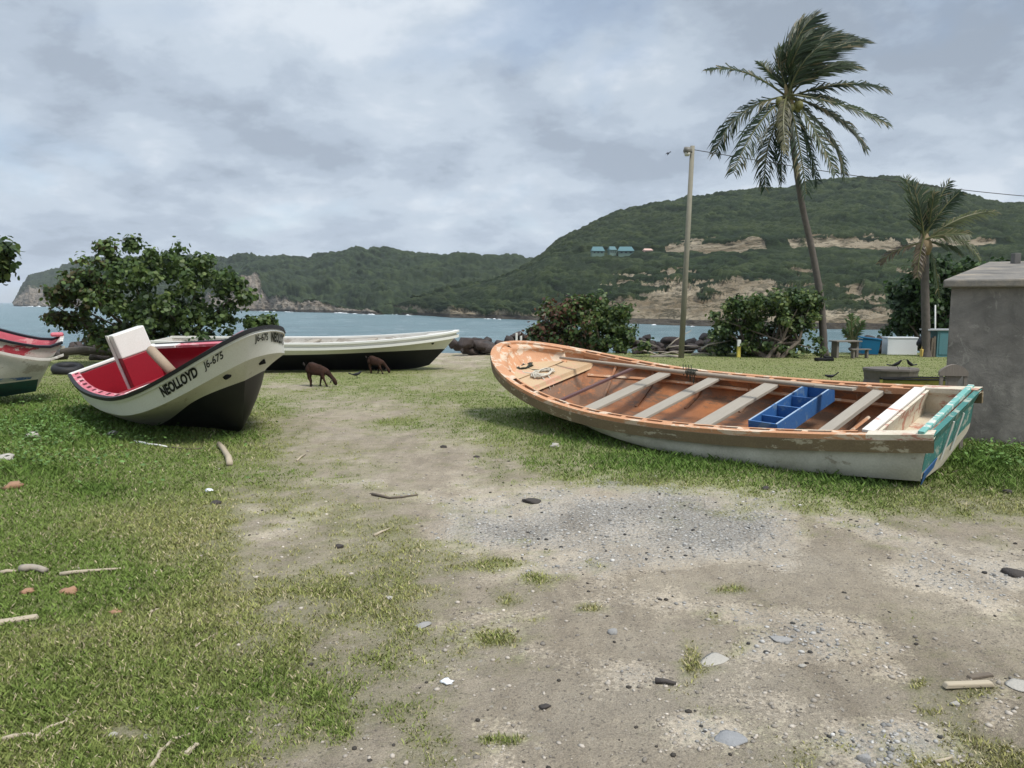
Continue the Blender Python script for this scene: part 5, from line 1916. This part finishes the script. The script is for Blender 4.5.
# old chair by the wall
chp = Vector((0.5985 * 8.45, 8.45, 0))
ch = empty('old_chair', chp, (0, 0, R(168)), 'old grey wooden chair with a carved splat back standing against the concrete wall', 'chair')
M_oldw = wood('grey_old_wood', (0.26, 0.225, 0.19), (0.15, 0.125, 0.105), 2)
cw2 = .125
m = MB(); m.box((0, -.18, .44), (.29, .34, .035)); m.build('seat', M_oldw, ch, bevel=.008)
for sx in (-1, 1):
    m = MB(); m.box((sx * cw2, -.34, .21), (.035, .035, .42)); m.build('leg', M_oldw, ch)
    m = MB(); m.box((sx * cw2, 0.02, .45), (.032, .035, .9)); m.build('leg', M_oldw, ch)
m = MB()
n_ = 13
topc = [(-.15 + .30 * i / (n_ - 1)) for i in range(n_)]
f_ = [(x, -.012, .86) for x in topc] + [(x, -.012, .905 + .085 * max(0.0, math.cos(x / .15 * math.pi / 2)) ** .8) for x in topc[::-1]]
b3 = [(x, .045, z) for x, y, z in f_]
N_ = len(f_)
m.add(f_ + b3, [tuple(range(N_)), tuple(range(2 * N_ - 1, N_ - 1, -1))] + [(i, (i + 1) % N_, N_ + (i + 1) % N_, N_ + i) for i in range(N_)])
m.build('top_rail', M_oldw, ch)
m = MB()
prof = [(.035, .46), (.028, .62), (.035, .72), (.055, .80), (.09, .86)]
f_ = [(-a_, 0, z) for a_, z in prof] + [(a_, 0, z) for a_, z in prof[::-1]]
b3 = [(x, .02, z) for x, y, z in f_]; N_ = len(f_)
m.add(f_ + b3, [tuple(range(N_)), tuple(range(2 * N_ - 1, N_ - 1, -1))] + [(i, (i + 1) % N_, N_ + (i + 1) % N_, N_ + i) for i in range(N_)])
m.build('splat', M_oldw, ch)

# ---------------------------------------------------------------- things on the far grass at right
M_grey = wood('grey_wood', (0.25, 0.225, 0.195), (0.14, 0.12, 0.10), 0)
tbp = gnd(848, 357.5)
tb_ = empty('picnic_table', tbp, (0, 0, 0.15), 'weathered grey picnic table left of the blue bin', 'table')
m = MB(); m.box((-.05, .1, .50), (.85, .45, .035)); m.build('table_top', M_grey, tb_)
m = MB(); m.box((.18, -.32, .27), (.62, .18, .03)); m.build('bench', M_grey, tb_)
for sx in (-.38, .28):
    m = MB(); m.box((sx, .1, .24), (.07, .30, .48)); m.build('table_leg', M_grey, tb_)
for sx in (-.05, .40):
    m = MB(); m.box((sx, -.32, .125), (.05, .12, .25)); m.build('bench_leg', M_grey, tb_)
bnp = gnd(868, 354.5); M_bin = simple('bin_blue', (0.015, 0.17, 0.33), .5, .2, 4)
bn = empty('blue_bin', bnp, (0, R(3), -.25), 'bright blue plastic bin with a sloping lid between the picnic table and the white freezer', 'bin')
m = MB(); m.box((0, 0, .24), (.50, .45, .50), None, 0, 1.15); m.build('bin_body', M_bin, bn, bevel=.02)
m = MB(); m.box((0, 0, .53), (.64, .58, .05), Matrix.Rotation(R(4), 3, 'Y')); m.build('lid', M_bin, bn, bevel=.02)
m = MB(); m.box((0, 0, -.005 + .01), (.62, .55, .05)); m.build('base_plank', M_bark, bn)
fzp = gnd(902, 355.0); M_fz = simple('freezer_white', (0.74, 0.75, 0.75), .35, .04, 3, 0.02)
fz = empty('chest_freezer', fzp, (0, 0, -.12), 'white chest freezer standing on the grass near the short palm', 'freezer')
m = MB(); m.box((0, .25, .26), (.92, .5, .52)); m.build('cabinet', M_fz, fz, bevel=.015)
m = MB(); m.box((0, .25, .548), (.95, .53, .05)); m.build('lid', M_fz, fz, bevel=.015)
branch('rubble_log', [at(879, 352, 24.6), at(884, 346, 24.7), at(889, 338, 24.9)], .07, 'dark tangled timber between the blue bin and the white freezer', M_bark, 'timber', None, .05)
bgp = at(923.5, 346, 23.2)
m = MB()
for (dx, dz, r_) in ((0, .16, .19), (-.10, .10, .14), (.10, .13, .15)):
    m.tube([(dx, 0, dz - r_), (dx, 0, dz - r_ * .6), (dx + .02, 0, dz), (dx, 0, dz + r_ * .7), (dx, 0, dz + r_)], [r_ * .3, r_ * .85, r_, r_ * .6, .02], 9)
dk_ = m.build('black_bag', simple('bag_black', (0.012, 0.012, 0.016), .45, .3, 18, .5), None, smooth=True); dk_.location = bgp
tag(dk_, 'bulging black bag hanging on the trunk of the short palm', 'bag')
jcp = gnd(923.5, 357)
jc = empty('jerry_can', jcp, (0, R(-8), .2), 'small yellow jerry can on the grass below the black bag', 'jerry can')
M_jc = simple('can_yellow', (0.60, 0.42, 0.12), .5)
m = MB(); m.box((0, 0, .13), (.19, .13, .26), None, 0, .85); m.build('can_body', M_jc, jc, bevel=.02)
m = MB(); m.tube([(-.05, 0, .26), (-.03, 0, .32), (.05, 0, .32), (.07, 0, .25)], .014, 6); m.build('handle', M_jc, jc)
for k, (px, h_) in enumerate(((931, .60), (933.5, .64))):
    q_ = gnd(px, 357.2); m = MB(); m.box((0, 0, h_ / 2), (.06, .06, h_), Matrix.Rotation(R(2 - 3 * k), 3, 'Y'))
    o = m.build('wooden_post', M_bark, None); o.location = q_
    tag(o, ('left' if k == 0 else 'right') + ' one of two dark rough posts beside the teal cabinet', 'post', 'posts beside the teal cabinet')
cbp = gnd(943, 357.2)
cb = empty('teal_cabinet', cbp, (0, 0, 0), 'faded teal wooden cabinet under a grey board, partly behind the concrete wall', 'cabinet')
M_tl = paint('cabinet_teal', (0.06, 0.17, 0.19), (0.2, 0.25, 0.25), .3, .7, 5)
m = MB(); m.box((.15, .2, .41), (.72, .4, .82)); m.build('cabinet_body', M_tl, cb, bevel=.008)
m = MB(); m.box((.02, .2, .845), (1.12, .5, .045)); m.build('cabinet_top', simple('board_grey', (0.33, 0.34, 0.35), .8), cb, bevel=.006)
m = MB(); m.box((.15, -.008, .41), (.60, .014, .66)); m.build('door', M_tl, cb, bevel=.004)
q_ = at(935, 332, 24.2)
branch('thin_stake', [Vector((q_.x, q_.y, 0)), Vector((q_.x, q_.y, .8)), at(935.3, 305, 24.2)], .028, 'thin pale upright stake behind the teal cabinet', m_w, 'stake', None, .022)
q_ = gnd(868, 359)
# dark scrap by the palm foot
m = MB(); m.box((0, 0, .05), (.5, .22, .09)); m.box((.12, .02, .11), (.22, .2, .05))
o = m.build('dark_scrap', M_hole, None, bevel=.02); o.location = gnd(824, 361); tag(o, 'dark flat scrap on the grass at the foot of the tall palm', 'scrap')

# stump slab, green boat edge and birds just behind the orange boat
spn = gnd(891, 384)
m = MB()
rows = []
for z, s_ in ((0, .97), (.10, .93), (.24, .96), (.30, 1.0), (.335, .98)):
    rows.append([Vector((math.cos(a_) * .56 * s_ * (1 + .05 * math.sin(3 * a_)), math.sin(a_) * .42 * s_ * (1 + .06 * math.cos(5 * a_)), z)) for a_ in np.linspace(0, 2 * math.pi, 25)[:-1]])
m.grid(rows, 0, closed=True)
nV = len(m.v); m.f.append(tuple(range(nV - 24, nV))); m.m.append(0)
o = m.build('tree_stump', simple('stump_grey', (0.12, 0.105, 0.09), .9, .4, 5, .5), None); o.location = spn
tag(o, 'wide flat grey tree stump on the grass behind the orange boat', 'stump')
ge = empty('green_canoe', gnd(915, 395), (0, 0, -.05), 'narrow yellow green canoe with a dark rim behind the orange boat', 'canoe')
M_yg = paint('yellow_green', (0.20, 0.20, 0.04), (0.12, 0.10, 0.04), .4)
m = MB(); rows = []
for x in np.linspace(-.62, .95, 14):
    w_ = .22 * (1 - (abs(x - .3) / .95) ** 2.2 * .75)
    rows.append([Vector((x, w_ * a_, z)) for a_, z in ((-1, .29), (-.92, .14), (-.55, .03), (0, 0), (.55, .03), (.92, .14), (1, .29), (.86, .29), (.75, .14), (0, .06), (-.75, .14), (-.86, .29))])
m.grid(rows, 0, closed=True); m.f += [tuple(range(12))[::-1], tuple(range(len(m.v) - 12, len(m.v)))]; m.m += [0, 0]
m.build('canoe_hull', M_yg, ge)
for sy in (-1, 1):
    m = MB(); m.tube([(x, sy * .205 * (1 - (abs(x - .3) / .95) ** 2.2 * .75), .30) for x in np.linspace(-.62, .95, 12)], .022, 5); m.build('rim', M_hole, ge)


def skinned(name, verts, edges, rad, mat, parent=None, sub=2):
    me = bpy.data.meshes.new(name)
    me.from_pydata([tuple(v) for v in verts], edges, [])
    o = bpy.data.objects.new(name, me)
    COL.objects.link(o)
    if parent is not None: o.parent = parent
    me.materials.append(mat)
    md = o.modifiers.new('skin', 'SKIN')
    md.use_smooth_shade = True
    sk = me.skin_vertices[0].data
    for i, r_ in enumerate(rad):
        sk[i].radius = r_ if isinstance(r_, tuple) else (r_, r_)
    sk[0].use_root = True
    s2 = o.modifiers.new('sub', 'SUBSURF'); s2.levels = sub; s2.render_levels = sub
    return o


M_bird = simple('bird_black', (0.012, 0.012, 0.015), .4)
def bird(loc, rz, label, s_=1.0, pitch=0.0):
    e = empty('black_bird', loc, (0, pitch, rz), label, 'bird', 'black birds')
    e.scale = (s_, s_, s_)
    skinned('body', [(0, 0, .12), (.05, 0, .14), (.09, 0, .175), (.12, 0, .19), (-.05, 0, .11), (-.12, 0, .12), (-.21, 0, .16)],
            [(0, 1), (1, 2), (2, 3), (0, 4), (4, 5), (5, 6)], [.04, .036, .022, .022, .034, .014, .018], M_bird, e)
    m = MB(); m.tube([(.135, 0, .19), (.175, 0, .182)], [.009, .002], 5); m.build('beak', M_bird, e)
    for sy in (-1, 1):
        m = MB(); m.tube([(0.0, sy * .02, .095), (.01, sy * .022, 0)], .004, 4); m.build('leg', M_bird, e)
    return e


top_s = spn + Vector((0, 0, .335))
bird(top_s + Vector((-.03, -.30, 0)), R(-20), 'left one of two black birds perched on the flat stump, tail raised', .9, -.25)
bird(top_s + Vector((.22, -.25, 0)), R(200), 'right one of two black birds perched on the flat stump', .9, -.25)
bird(gnd(832, 381), R(165), 'black bird standing alone on the grass behind the blue crate', .9, 0.35)
bird(gnd(357, 379), R(20), 'small dark bird on the grass between the two goats', .9)
fb = at(668.5, 153.5, 55)
fly = empty('flying_bird', fb, (0, R(-50), .3), 'tiny dark bird gliding in the sky left of the lamp', 'bird')
skinned('body', [(0, 0, 0), (.14, 0, 0), (-.18, 0, 0)], [(0, 1), (0, 2)], [.05, .03, .02], M_bird, fly, 1)
for sy in (-1, 1):
    m = MB(); v = [(.08, sy * .02, 0), (.12, sy * .22, .05), (0, sy * .45, .02), (-.02, sy * .22, .04), (-.06, sy * .02, 0)]
    m.add(v + [(x, y, z + .012) for x, y, z in v], [(0, 1, 2, 3, 4), (9, 8, 7, 6, 5)] + [(i, (i + 1) % 5, 5 + (i + 1) % 5, 5 + i) for i in range(5)]); m.build('wing', M_bird, fly)

# ---------------------------------------------------------------- goats
tG = NT('goat_coat', 0.85, 0.15)
gn = tG.noise(9, 5, .6); gn2 = tG.noise(60, 3, .6)
tG.color(tG.mix(tG.ramp(gn, [(.35, 0.), (.7, 1.)]), (0.046, 0.022, 0.014), (0.020, 0.011, 0.008))); tG.bump(gn2, .5, .01)
M_gdark = simple('goat_dark', (0.02, 0.015, 0.012), .8)
U = 0.00245
def gp(x, y, dy=0.0): return ((x - 250) * U, dy, (388 - y) * U)


def goat(loc, rz, label, s_):
    e = empty('goat', loc, (0, 0, rz), label, 'goat', 'brown goats grazing')
    e.scale = (s_, s_, s_)
    V = [gp(225, 245), gp(170, 242), gp(142, 228), gp(282, 262), gp(318, 262), gp(345, 292), gp(372, 322), gp(388, 345), gp(400, 380)]
    rad = [(.098, .125), (.10, .12), (.062, .075), (.095, .125), (.060, .080), (.034, .050), (.030, .040), (.042, .052), (.026, .028)]
    E_ = [(0, 1), (1, 2), (0, 3), (3, 4), (4, 5), (5, 6), (6, 7), (7, 8)]
    def leg(root, pts, rs):
        p_ = root
        for q, r_ in zip(pts, rs):
            V.append(q); rad.append(r_); E_.append((p_, len(V) - 1)); p_ = len(V) - 1
    leg(1, [gp(168, 278, .07), gp(158, 318, .075), gp(172, 348, .075), gp(168, 384, .075)], [.055, .030, .018, .016])
    leg(1, [gp(180, 278, -.07), gp(176, 318, -.075), gp(190, 348, -.075), gp(190, 384, -.075)], [.055, .030, .018, .016])
    leg(3, [gp(272, 292, .06), gp(262, 325, .06), gp(254, 352, .06), gp(250, 384, .06)], [.045, .026, .018, .016])
    leg(3, [gp(292, 292, -.06), gp(302, 325, -.06), gp(314, 350, -.06), gp(326, 382, -.06)], [.045, .026, .018, .016])
    skinned('body', V, E_, rad, tG.mat, e)
    skinned('tail', [gp(132, 222), gp(122, 205), gp(120, 192)], [(0, 1), (1, 2)], [.022, .020, .010], M_gdark, e, 1)
    for sy in (-1, 1):
        skinned('ear', [gp(376, 332, sy * .045), gp(368, 342, sy * .09), gp(372, 358, sy * .11)], [(0, 1), (1, 2)], [(.014, .008), (.02, .008), (.008, .005)], M_gdark, e, 1)
        m = MB(); m.tube([Vector(gp(378, 325, sy * .02)), Vector(gp(366, 312, sy * .03)), Vector(gp(356, 308, sy * .035))], [.010, .007, .003], 6); m.build('horn', M_gdark, e)
    m = MB()
    for (x, dy) in ((168, .075), (190, -.075), (250, .06), (326, -.06)):
        mm = MB(); mm.box(Vector(gp(x + 2, 386, dy)) + Vector((0, 0, .008)), (.04, .03, .034), None, 0, .8); mm.build('hoof', M_gdark, e)
    return e


goat(gnd(319, 386), R(-8), 'larger brown goat grazing head down on the grass in front of the long white boat', 1.0)
goat(gnd(377, 373.5), R(-14), 'smaller brown goat grazing close against the black bottom of the long white boat', .88)
lbd = at(448.0, 171.0, 20)

# ---------------------------------------------------------------- houses on the hillside
M_troof = simple('roof_teal', (0.07, 0.15, 0.16), .6, .1); M_hwall = simple('house_wall_green', (0.12, 0.18, 0.15), .8); M_hpink = simple('house_pink', (0.50, 0.33, 0.28), .8); M_win = simple('window_dark', (0.02, 0.025, 0.03), .3)
def house(px, Y, w_, h_, wallm, roofm, label, rz=0.0, zr=1.9, py=254.5):
    p_ = at(px, py, Y)
    e = empty('house', p_, (0, 0, rz), label, 'house')
    m = MB(); m.box((0, 0, h_ / 2 - 1.2), (w_ * .9, w_ * .6, h_ + 2.4)); m.build('walls', wallm, e)
    m = MB(); a_, b_ = w_ / 2, w_ * .36
    m.add([(-a_, -b_, h_), (a_, -b_, h_), (a_, b_, h_), (-a_, b_, h_), (-a_ * .72, 0, h_ + zr), (a_ * .72, 0, h_ + zr)], [(0, 3, 2, 1), (0, 1, 5, 4), (1, 2, 5), (2, 3, 4, 5), (3, 0, 4)])
    m.build('roof', roofm, e)
    for k in range(3):
        m = MB(); m.box((-w_ * .27 + k * w_ * .27, -w_ * .3 - .02, h_ * .55), (w_ * .13, .06, h_ * .4)); m.build('window', M_win, e)
    return e


house(597.5, 308, 5.6, 1.3, M_hwall, M_troof, 'teal roofed house on the hillside, leftmost of the row', 0.05)
house(612, 309, 3.4, 1.8, M_hwall, M_troof, 'smallest teal roofed house on the hillside, between two wider ones', 0.3, 1.5)
house(625.5, 308, 6.8, 1.3, M_hwall, M_troof, 'widest teal roofed house on the hillside, right of the smallest one', -.05)
house(647.5, 306, 4.0, 1.6, M_hpink, M_hpink, 'small pink house on the hillside right of the teal roofs', 0.1, .8)

# ---------------------------------------------------------------- debris on the ground
M_stick = wood('pale_stick', (0.50, 0.43, 0.32), (0.34, 0.28, 0.20), 0)
M_stone = simple('stone_grey', (0.30, 0.29, 0.275), .9, .35, 12, .5); M_stone_d = simple('stone_dark', (0.06, 0.052, 0.047), .9, .4, 12, .5); M_stone_b = simple('stone_bluish', (0.25, 0.25, 0.25), .9, .25, 9, .4)
M_stone_l = simple('stone_pale', (0.37, 0.345, 0.30), .9, .2, 9, .4)
def stick(pts, r_, label, mat=M_stick, name='stick', cat='stick', r1=None):
    P3 = []
    for i, q in enumerate(pts):
        g_ = gnd(q[0], q[1])
        g_.z = float(ground_z(g_.x, g_.y)) + r_ * .8 + (q[2] if len(q) > 2 else 0)
        P3.append(g_)
    # a few extra kinks
    P4 = [P3[0]]
    for a_, b_ in zip(P3[:-1], P3[1:]):
        P4 += [a_.lerp(b_, .5) + Vector((rr.uniform(-1, 1), rr.uniform(-1, 1), .3)) * r_ * .9, b_]
    return branch(name, P4, r_, label, mat, cat, None, r1 if r1 is not None else r_ * .5)


def plank(px, py, ln_, w_, h_, rz, mat, label, name='wood_piece', cat='wood piece', tilt=0.0):
    g_ = gnd(px, py); m = MB(); m.box((0, 0, 0), (ln_, w_, h_), None, 0, .9)
    o = m.build(name, mat, None, bevel=min(h_, w_) * .25); o.location = (g_.x, g_.y, float(ground_z(g_.x, g_.y)) + h_ * .55); o.rotation_euler = (0, tilt, rz)
    return tag(o, label, cat)


def stone(px, py, s_, flat, mat, label, rz=0.0, asp=1.0):
    g_ = gnd(px, py)
    me = rock_mesh(rr.randrange(20, 90), flat); me.name = 'stone'
    o = new_obj('stone', me, mat, smooth=False); o.location = (g_.x, g_.y, float(ground_z(g_.x, g_.y)) + s_ * flat * .25); o.scale = (s_ * asp, s_, s_); o.rotation_euler = (0, 0, rz)
    return tag(o, label, 'stone')


stick([(60, 575), (90, 572), (121, 569)], .014, 'long thin pale stick on the grass at left')
stick([(0, 573), (16, 572)], .016, 'short pale stick at the left edge beside the thick driftwood piece')
stick([(21, 571), (33, 569.5), (46, 573)], .026, 'thick pale piece of driftwood on the grass near the left edge', M_drift, 'driftwood_piece', 'driftwood', .02)
plank(18, 622, .19, .05, .02, R(25), M_stick, 'small pale board lying on the grass at far left')
stick([(219, 447), (226, 456), (230, 467)], .030, 'pale split piece of wood on the grass below the bow of the red boat', M_stick, 'wood_piece', 'wood piece', .035)
stick([(134, 443), (150, 446), (167, 449)], .016, 'thin white curved stick on the grass below the red boat', m_w)
stick([(168, 449), (190, 451), (205, 450)], .008, 'thin brown twig right of the white curved stick', M_bark, 'twig', 'twig')
stick([(297, 462), (306, 455)], .012, 'short pale stick at the left side of the dirt track')
stick([(374, 536), (391, 530)], .012, 'short straight pale stick on the worn grass in the middle')
stick([(372, 497), (390, 501), (402, 500), (418, 498)], .012, 'dark crooked twig lying on the dirt track', M_bark, 'twig', 'twig')
stick([(2, 745), (20, 741), (38, 741), (50, 730), (66, 724), (76, 714)], .010, 'long pale wriggling dead root on the grass at lower left', M_stick, 'dead_root', 'root')
stick([(42, 740), (55, 738), (68, 728), (72, 730)], .007, 'short pale side root next to the long wriggling root', M_stick, 'dead_root', 'root')
stick([(150, 768), (160, 752), (172, 742), (190, 737)], .009, 'pale forked dead root at the bottom edge beside the small upright chip', M_stick, 'dead_root', 'root')
stick([(196, 650), (206, 643), (216, 637)], .006, 'thin pale dead stem on the grass at lower left', M_stick, 'twig', 'twig')
stick([(150, 614), (160, 610)], .008, 'tiny pale stick on the grass left of the dead stem', M_stick)
plank(192, 752, .07, .022, .016, R(75), M_stick, 'small tan wood chip near the forked root at the bottom left')
plank(968, 690, .23, .035, .022, R(4), M_stick, 'tan length of split wood on the dirt at lower right')
plank(980, 679, .13, .03, .012, R(14), M_bark, 'dark flat piece of wood just above the tan split wood')
stick([(935, 762), (952, 757)], .008, 'thin pale twig on the gravel at the lower right', M_stick, 'twig', 'twig')
stick([(655, 686), (676, 688)], .014, 'dark grey curved stick on the dirt left of the grey slab', M_stone_d)
stone(533, 504, .07, .35, M_stone_d, 'flat blackish stone on the gravel in the middle', 0, 1.4)
stone(1014, 574, .09, .4, M_stone_d, 'flat black stone on the dirt at the right edge', -.2, 1.2)
for args in ((612, 636, .035, .6, M_stone, 'rounded grey stone on the dirt in the middle right of the grass tufts'), (765, 489, .045, .7, M_stone_d, 'dark stone on the gravel edge below the orange boat'),
             (443, 447, .05, .6, M_stone_d, 'dark lump of earth on the track beside a grass tuft'), (476, 457, .045, .5, M_stone_d, 'dark lump right of the other lump on the track'),
             (865, 761, .036, .7, M_stone, 'rounded grey stone at the bottom edge, right of centre'), (955, 706, .022, .7, M_stone_l, 'small whitish stone below the tan split wood'),
             (546, 709, .028, .5, M_stone_d, 'small dark stone on the dirt at the lower middle'), (1019, 688, .08, .12, M_stone_l, 'broad pale flat stone at the right edge'),
             (780, 643, .065, .12, M_stone, 'flat light grey stone half buried in the dirt'), (730, 743, .07, .2, M_stone_b, 'bluish flat stone half buried at the lower right'),
             (803, 670, .022, .6, M_stone_l, 'small pale pebble on the dirt right of the grey slab'), (340, 547, .04, .6, M_stone_d, 'small dark stone on the worn grass left of the track'),
             (423, 627, .05, .3, M_stone, 'flat grey stone on worn grass beside the track'), (215, 505, .05, .5, M_stone_d, 'dark clod on the grass below the red boat'),
             (147, 738, .022, .5, M_stone_l, 'white shell like stone at the lower left, right of the other'), (112, 735, .020, .5, M_stone_l, 'white shell like stone at the lower left, left of the other'),
             (198, 711, .020, .5, M_stone_l, 'white shell like stone above the forked root'), (390, 602, .028, .35, M_stone_l, 'whitish flat stone on the grass edge in the middle'),
             (1008, 494, .05, .6, M_stone_d, 'dark stone beside the right edge below the stern'), (826, 462, .04, .5, M_stone_d, 'dark clod in the grass under the stern of the orange boat')):
    stone(*args[:6])
stone(716, 662, .075, .12, M_stone_l, 'long light grey slab half buried beside a grass tuft', R(35), 1.5)
# plastic litter
def crumple(px, py, s_, mat, label, name, cat, seed):
    rg = np.random.default_rng(seed)
    V, Fc = ico(2)
    V = V * (0.6 + 0.8 * rg.random((len(V), 1))) * np.array([1, .8, .45]) * s_
    me = fast_mesh(name, V, Fc, 3)
    g_ = gnd(px, py)
    o = new_obj(name, me, mat); o.location = (g_.x, g_.y, float(ground_z(g_.x, g_.y)) + s_ * .25)
    return tag(o, label, cat)


M_pl = simple('plastic_white', (0.75, 0.77, 0.80), .3, .05); M_tanl = simple('dead_leaf', (0.30, 0.17, 0.10), .7, .4, 20)
crumple(447, 686, .026, M_pl, 'crumpled white plastic scrap on the grass edge at the lower middle', 'plastic_scrap', 'litter', 1)
crumple(209, 492, .035, M_pl, 'small white plastic scrap on the grass below the red boat', 'plastic_scrap', 'litter', 2)
crumple(33, 438, .09, M_stone_l, 'pale heap of husk on the grass under the boats at left', 'husk_heap', 'husk', 3)
crumple(14, 488, .085, M_tanl, 'orange brown dead leaf on the grass near the left edge', 'dead_leaf', 'leaf', 4)
crumple(4, 461, .10, M_stone_l, 'pale husk at the left edge above the orange leaf', 'husk', 'husk', 5)
crumple(112, 435, .07, M_stone_l, 'pale chip in the grass just below the red boat hull', 'husk', 'husk', 6)
crumple(70, 592, .05, M_tanl, 'curled brown dead leaf below the long pale stick', 'dead_leaf', 'leaf', 7)
crumple(555, 447, .06, M_stone_l, 'pale chip in the grass left of the orange boat hull', 'husk', 'husk', 8)
crumple(115, 613, .03, M_tanl, 'small brown dead leaf on the grass at lower left', 'dead_leaf', 'leaf', 9)
crumple(28, 592, .04, M_tanl, 'brown husk beneath the thick driftwood piece', 'husk', 'husk', 10)

# surf breaking white on the rocks of the headlands
sf = MB()
rs_ = random.Random(9)
for (pa, pb_, n_) in ((16, 62, 9), (262, 300, 8), (340, 376, 12), (395, 420, 5), (470, 500, 4), (640, 700, 4)):
    for _ in range(n_):
        px = rs_.uniform(pa, pb_)
        Yd = float(SH(px, xsL, sdL)) if px < 376 else float(SH(px, xs, shd))
        k_ = Yd / F
        x0, y0 = (px - 512) / F * Yd, Yd - 3 - rs_.uniform(0, 5)
        L_, h_ = rs_.uniform(2, 7) * k_, rs_.uniform(.3, 1.1) * k_
        pts_ = [Vector((x0 + L_ * (q / 5 - .5), y0 + rs_.uniform(-.4, .4), SEA + .02 + h_ * .3 * rs_.random())) for q in range(6)]
        sf.tube(pts_, [h_ * v * rs_.uniform(.6, 1.1) for v in (.15, .6, .9, .8, .5, .1)], 6)
tag(sf.build('surf', simple('surf_foam', (0.75, 0.77, 0.78), .8, .1, 2), None, smooth=True), 'white surf breaking along the foot of the headlands', 'surf', kind='stuff')

# ---------------------------------------------------------------- air
HAZE = 0.00012
if HAZE > 0:
    m = MB(); m.box((0, 0, 75), (12600, 12600, 164))
    hz = m.build('haze', bpy.data.materials.new('haze'), None)
    hm = hz.data.materials[0]; hm.use_nodes = True
    hm.node_tree.nodes.clear()
    pv = hm.node_tree.nodes.new('ShaderNodeVolumePrincipled'); mo = hm.node_tree.nodes.new('ShaderNodeOutputMaterial')
    pv.inputs['Color'].default_value = (0.86, 0.92, 1.0, 1)
    pv.inputs['Density'].default_value = HAZE
    hm.node_tree.links.new(pv.outputs[0], mo.inputs['Volume'])
    tag(hz, kind='stuff')


# ---------------------------------------------------------------- pieces that belong to a part hang under that part
SUB = {'lettering': 'hull', 'hawse_hole': 'hull', 'knuckle_moulding': 'hull', 'rubbing_strake': 'hull', 'lower_moulding': 'hull', 'blue_stripe': 'hull', 'rail_block': 'inner_rail',
       'gunwale_slot_shade': 'gunwale', 'pale_trim': 'gunwale', 'white_stripe': 'transom', 'blue_paint_patch': 'transom', 'transom_cap': 'transom', 'console_edge': 'console_base',
       'lamp_glass': 'lamp_head', 'window': 'walls', 'coconut': 'crown_heart', 'beak': 'body', 'ear': 'body', 'horn': 'body', 'hoof': 'body', 'worn_edge': 'side_board', 'door': 'cabinet_body',
       'roof_stub': 'roof_slab', 'splat': 'top_rail'}
for o in list(COL.objects):
    base_n = o.name.split('.')[0]
    if o.parent is not None and base_n in SUB and o.parent.parent is None:
        for c_ in o.parent.children:
            if c_.name.split('.')[0] == SUB[base_n] and c_ is not o:
                o.parent = c_
                break
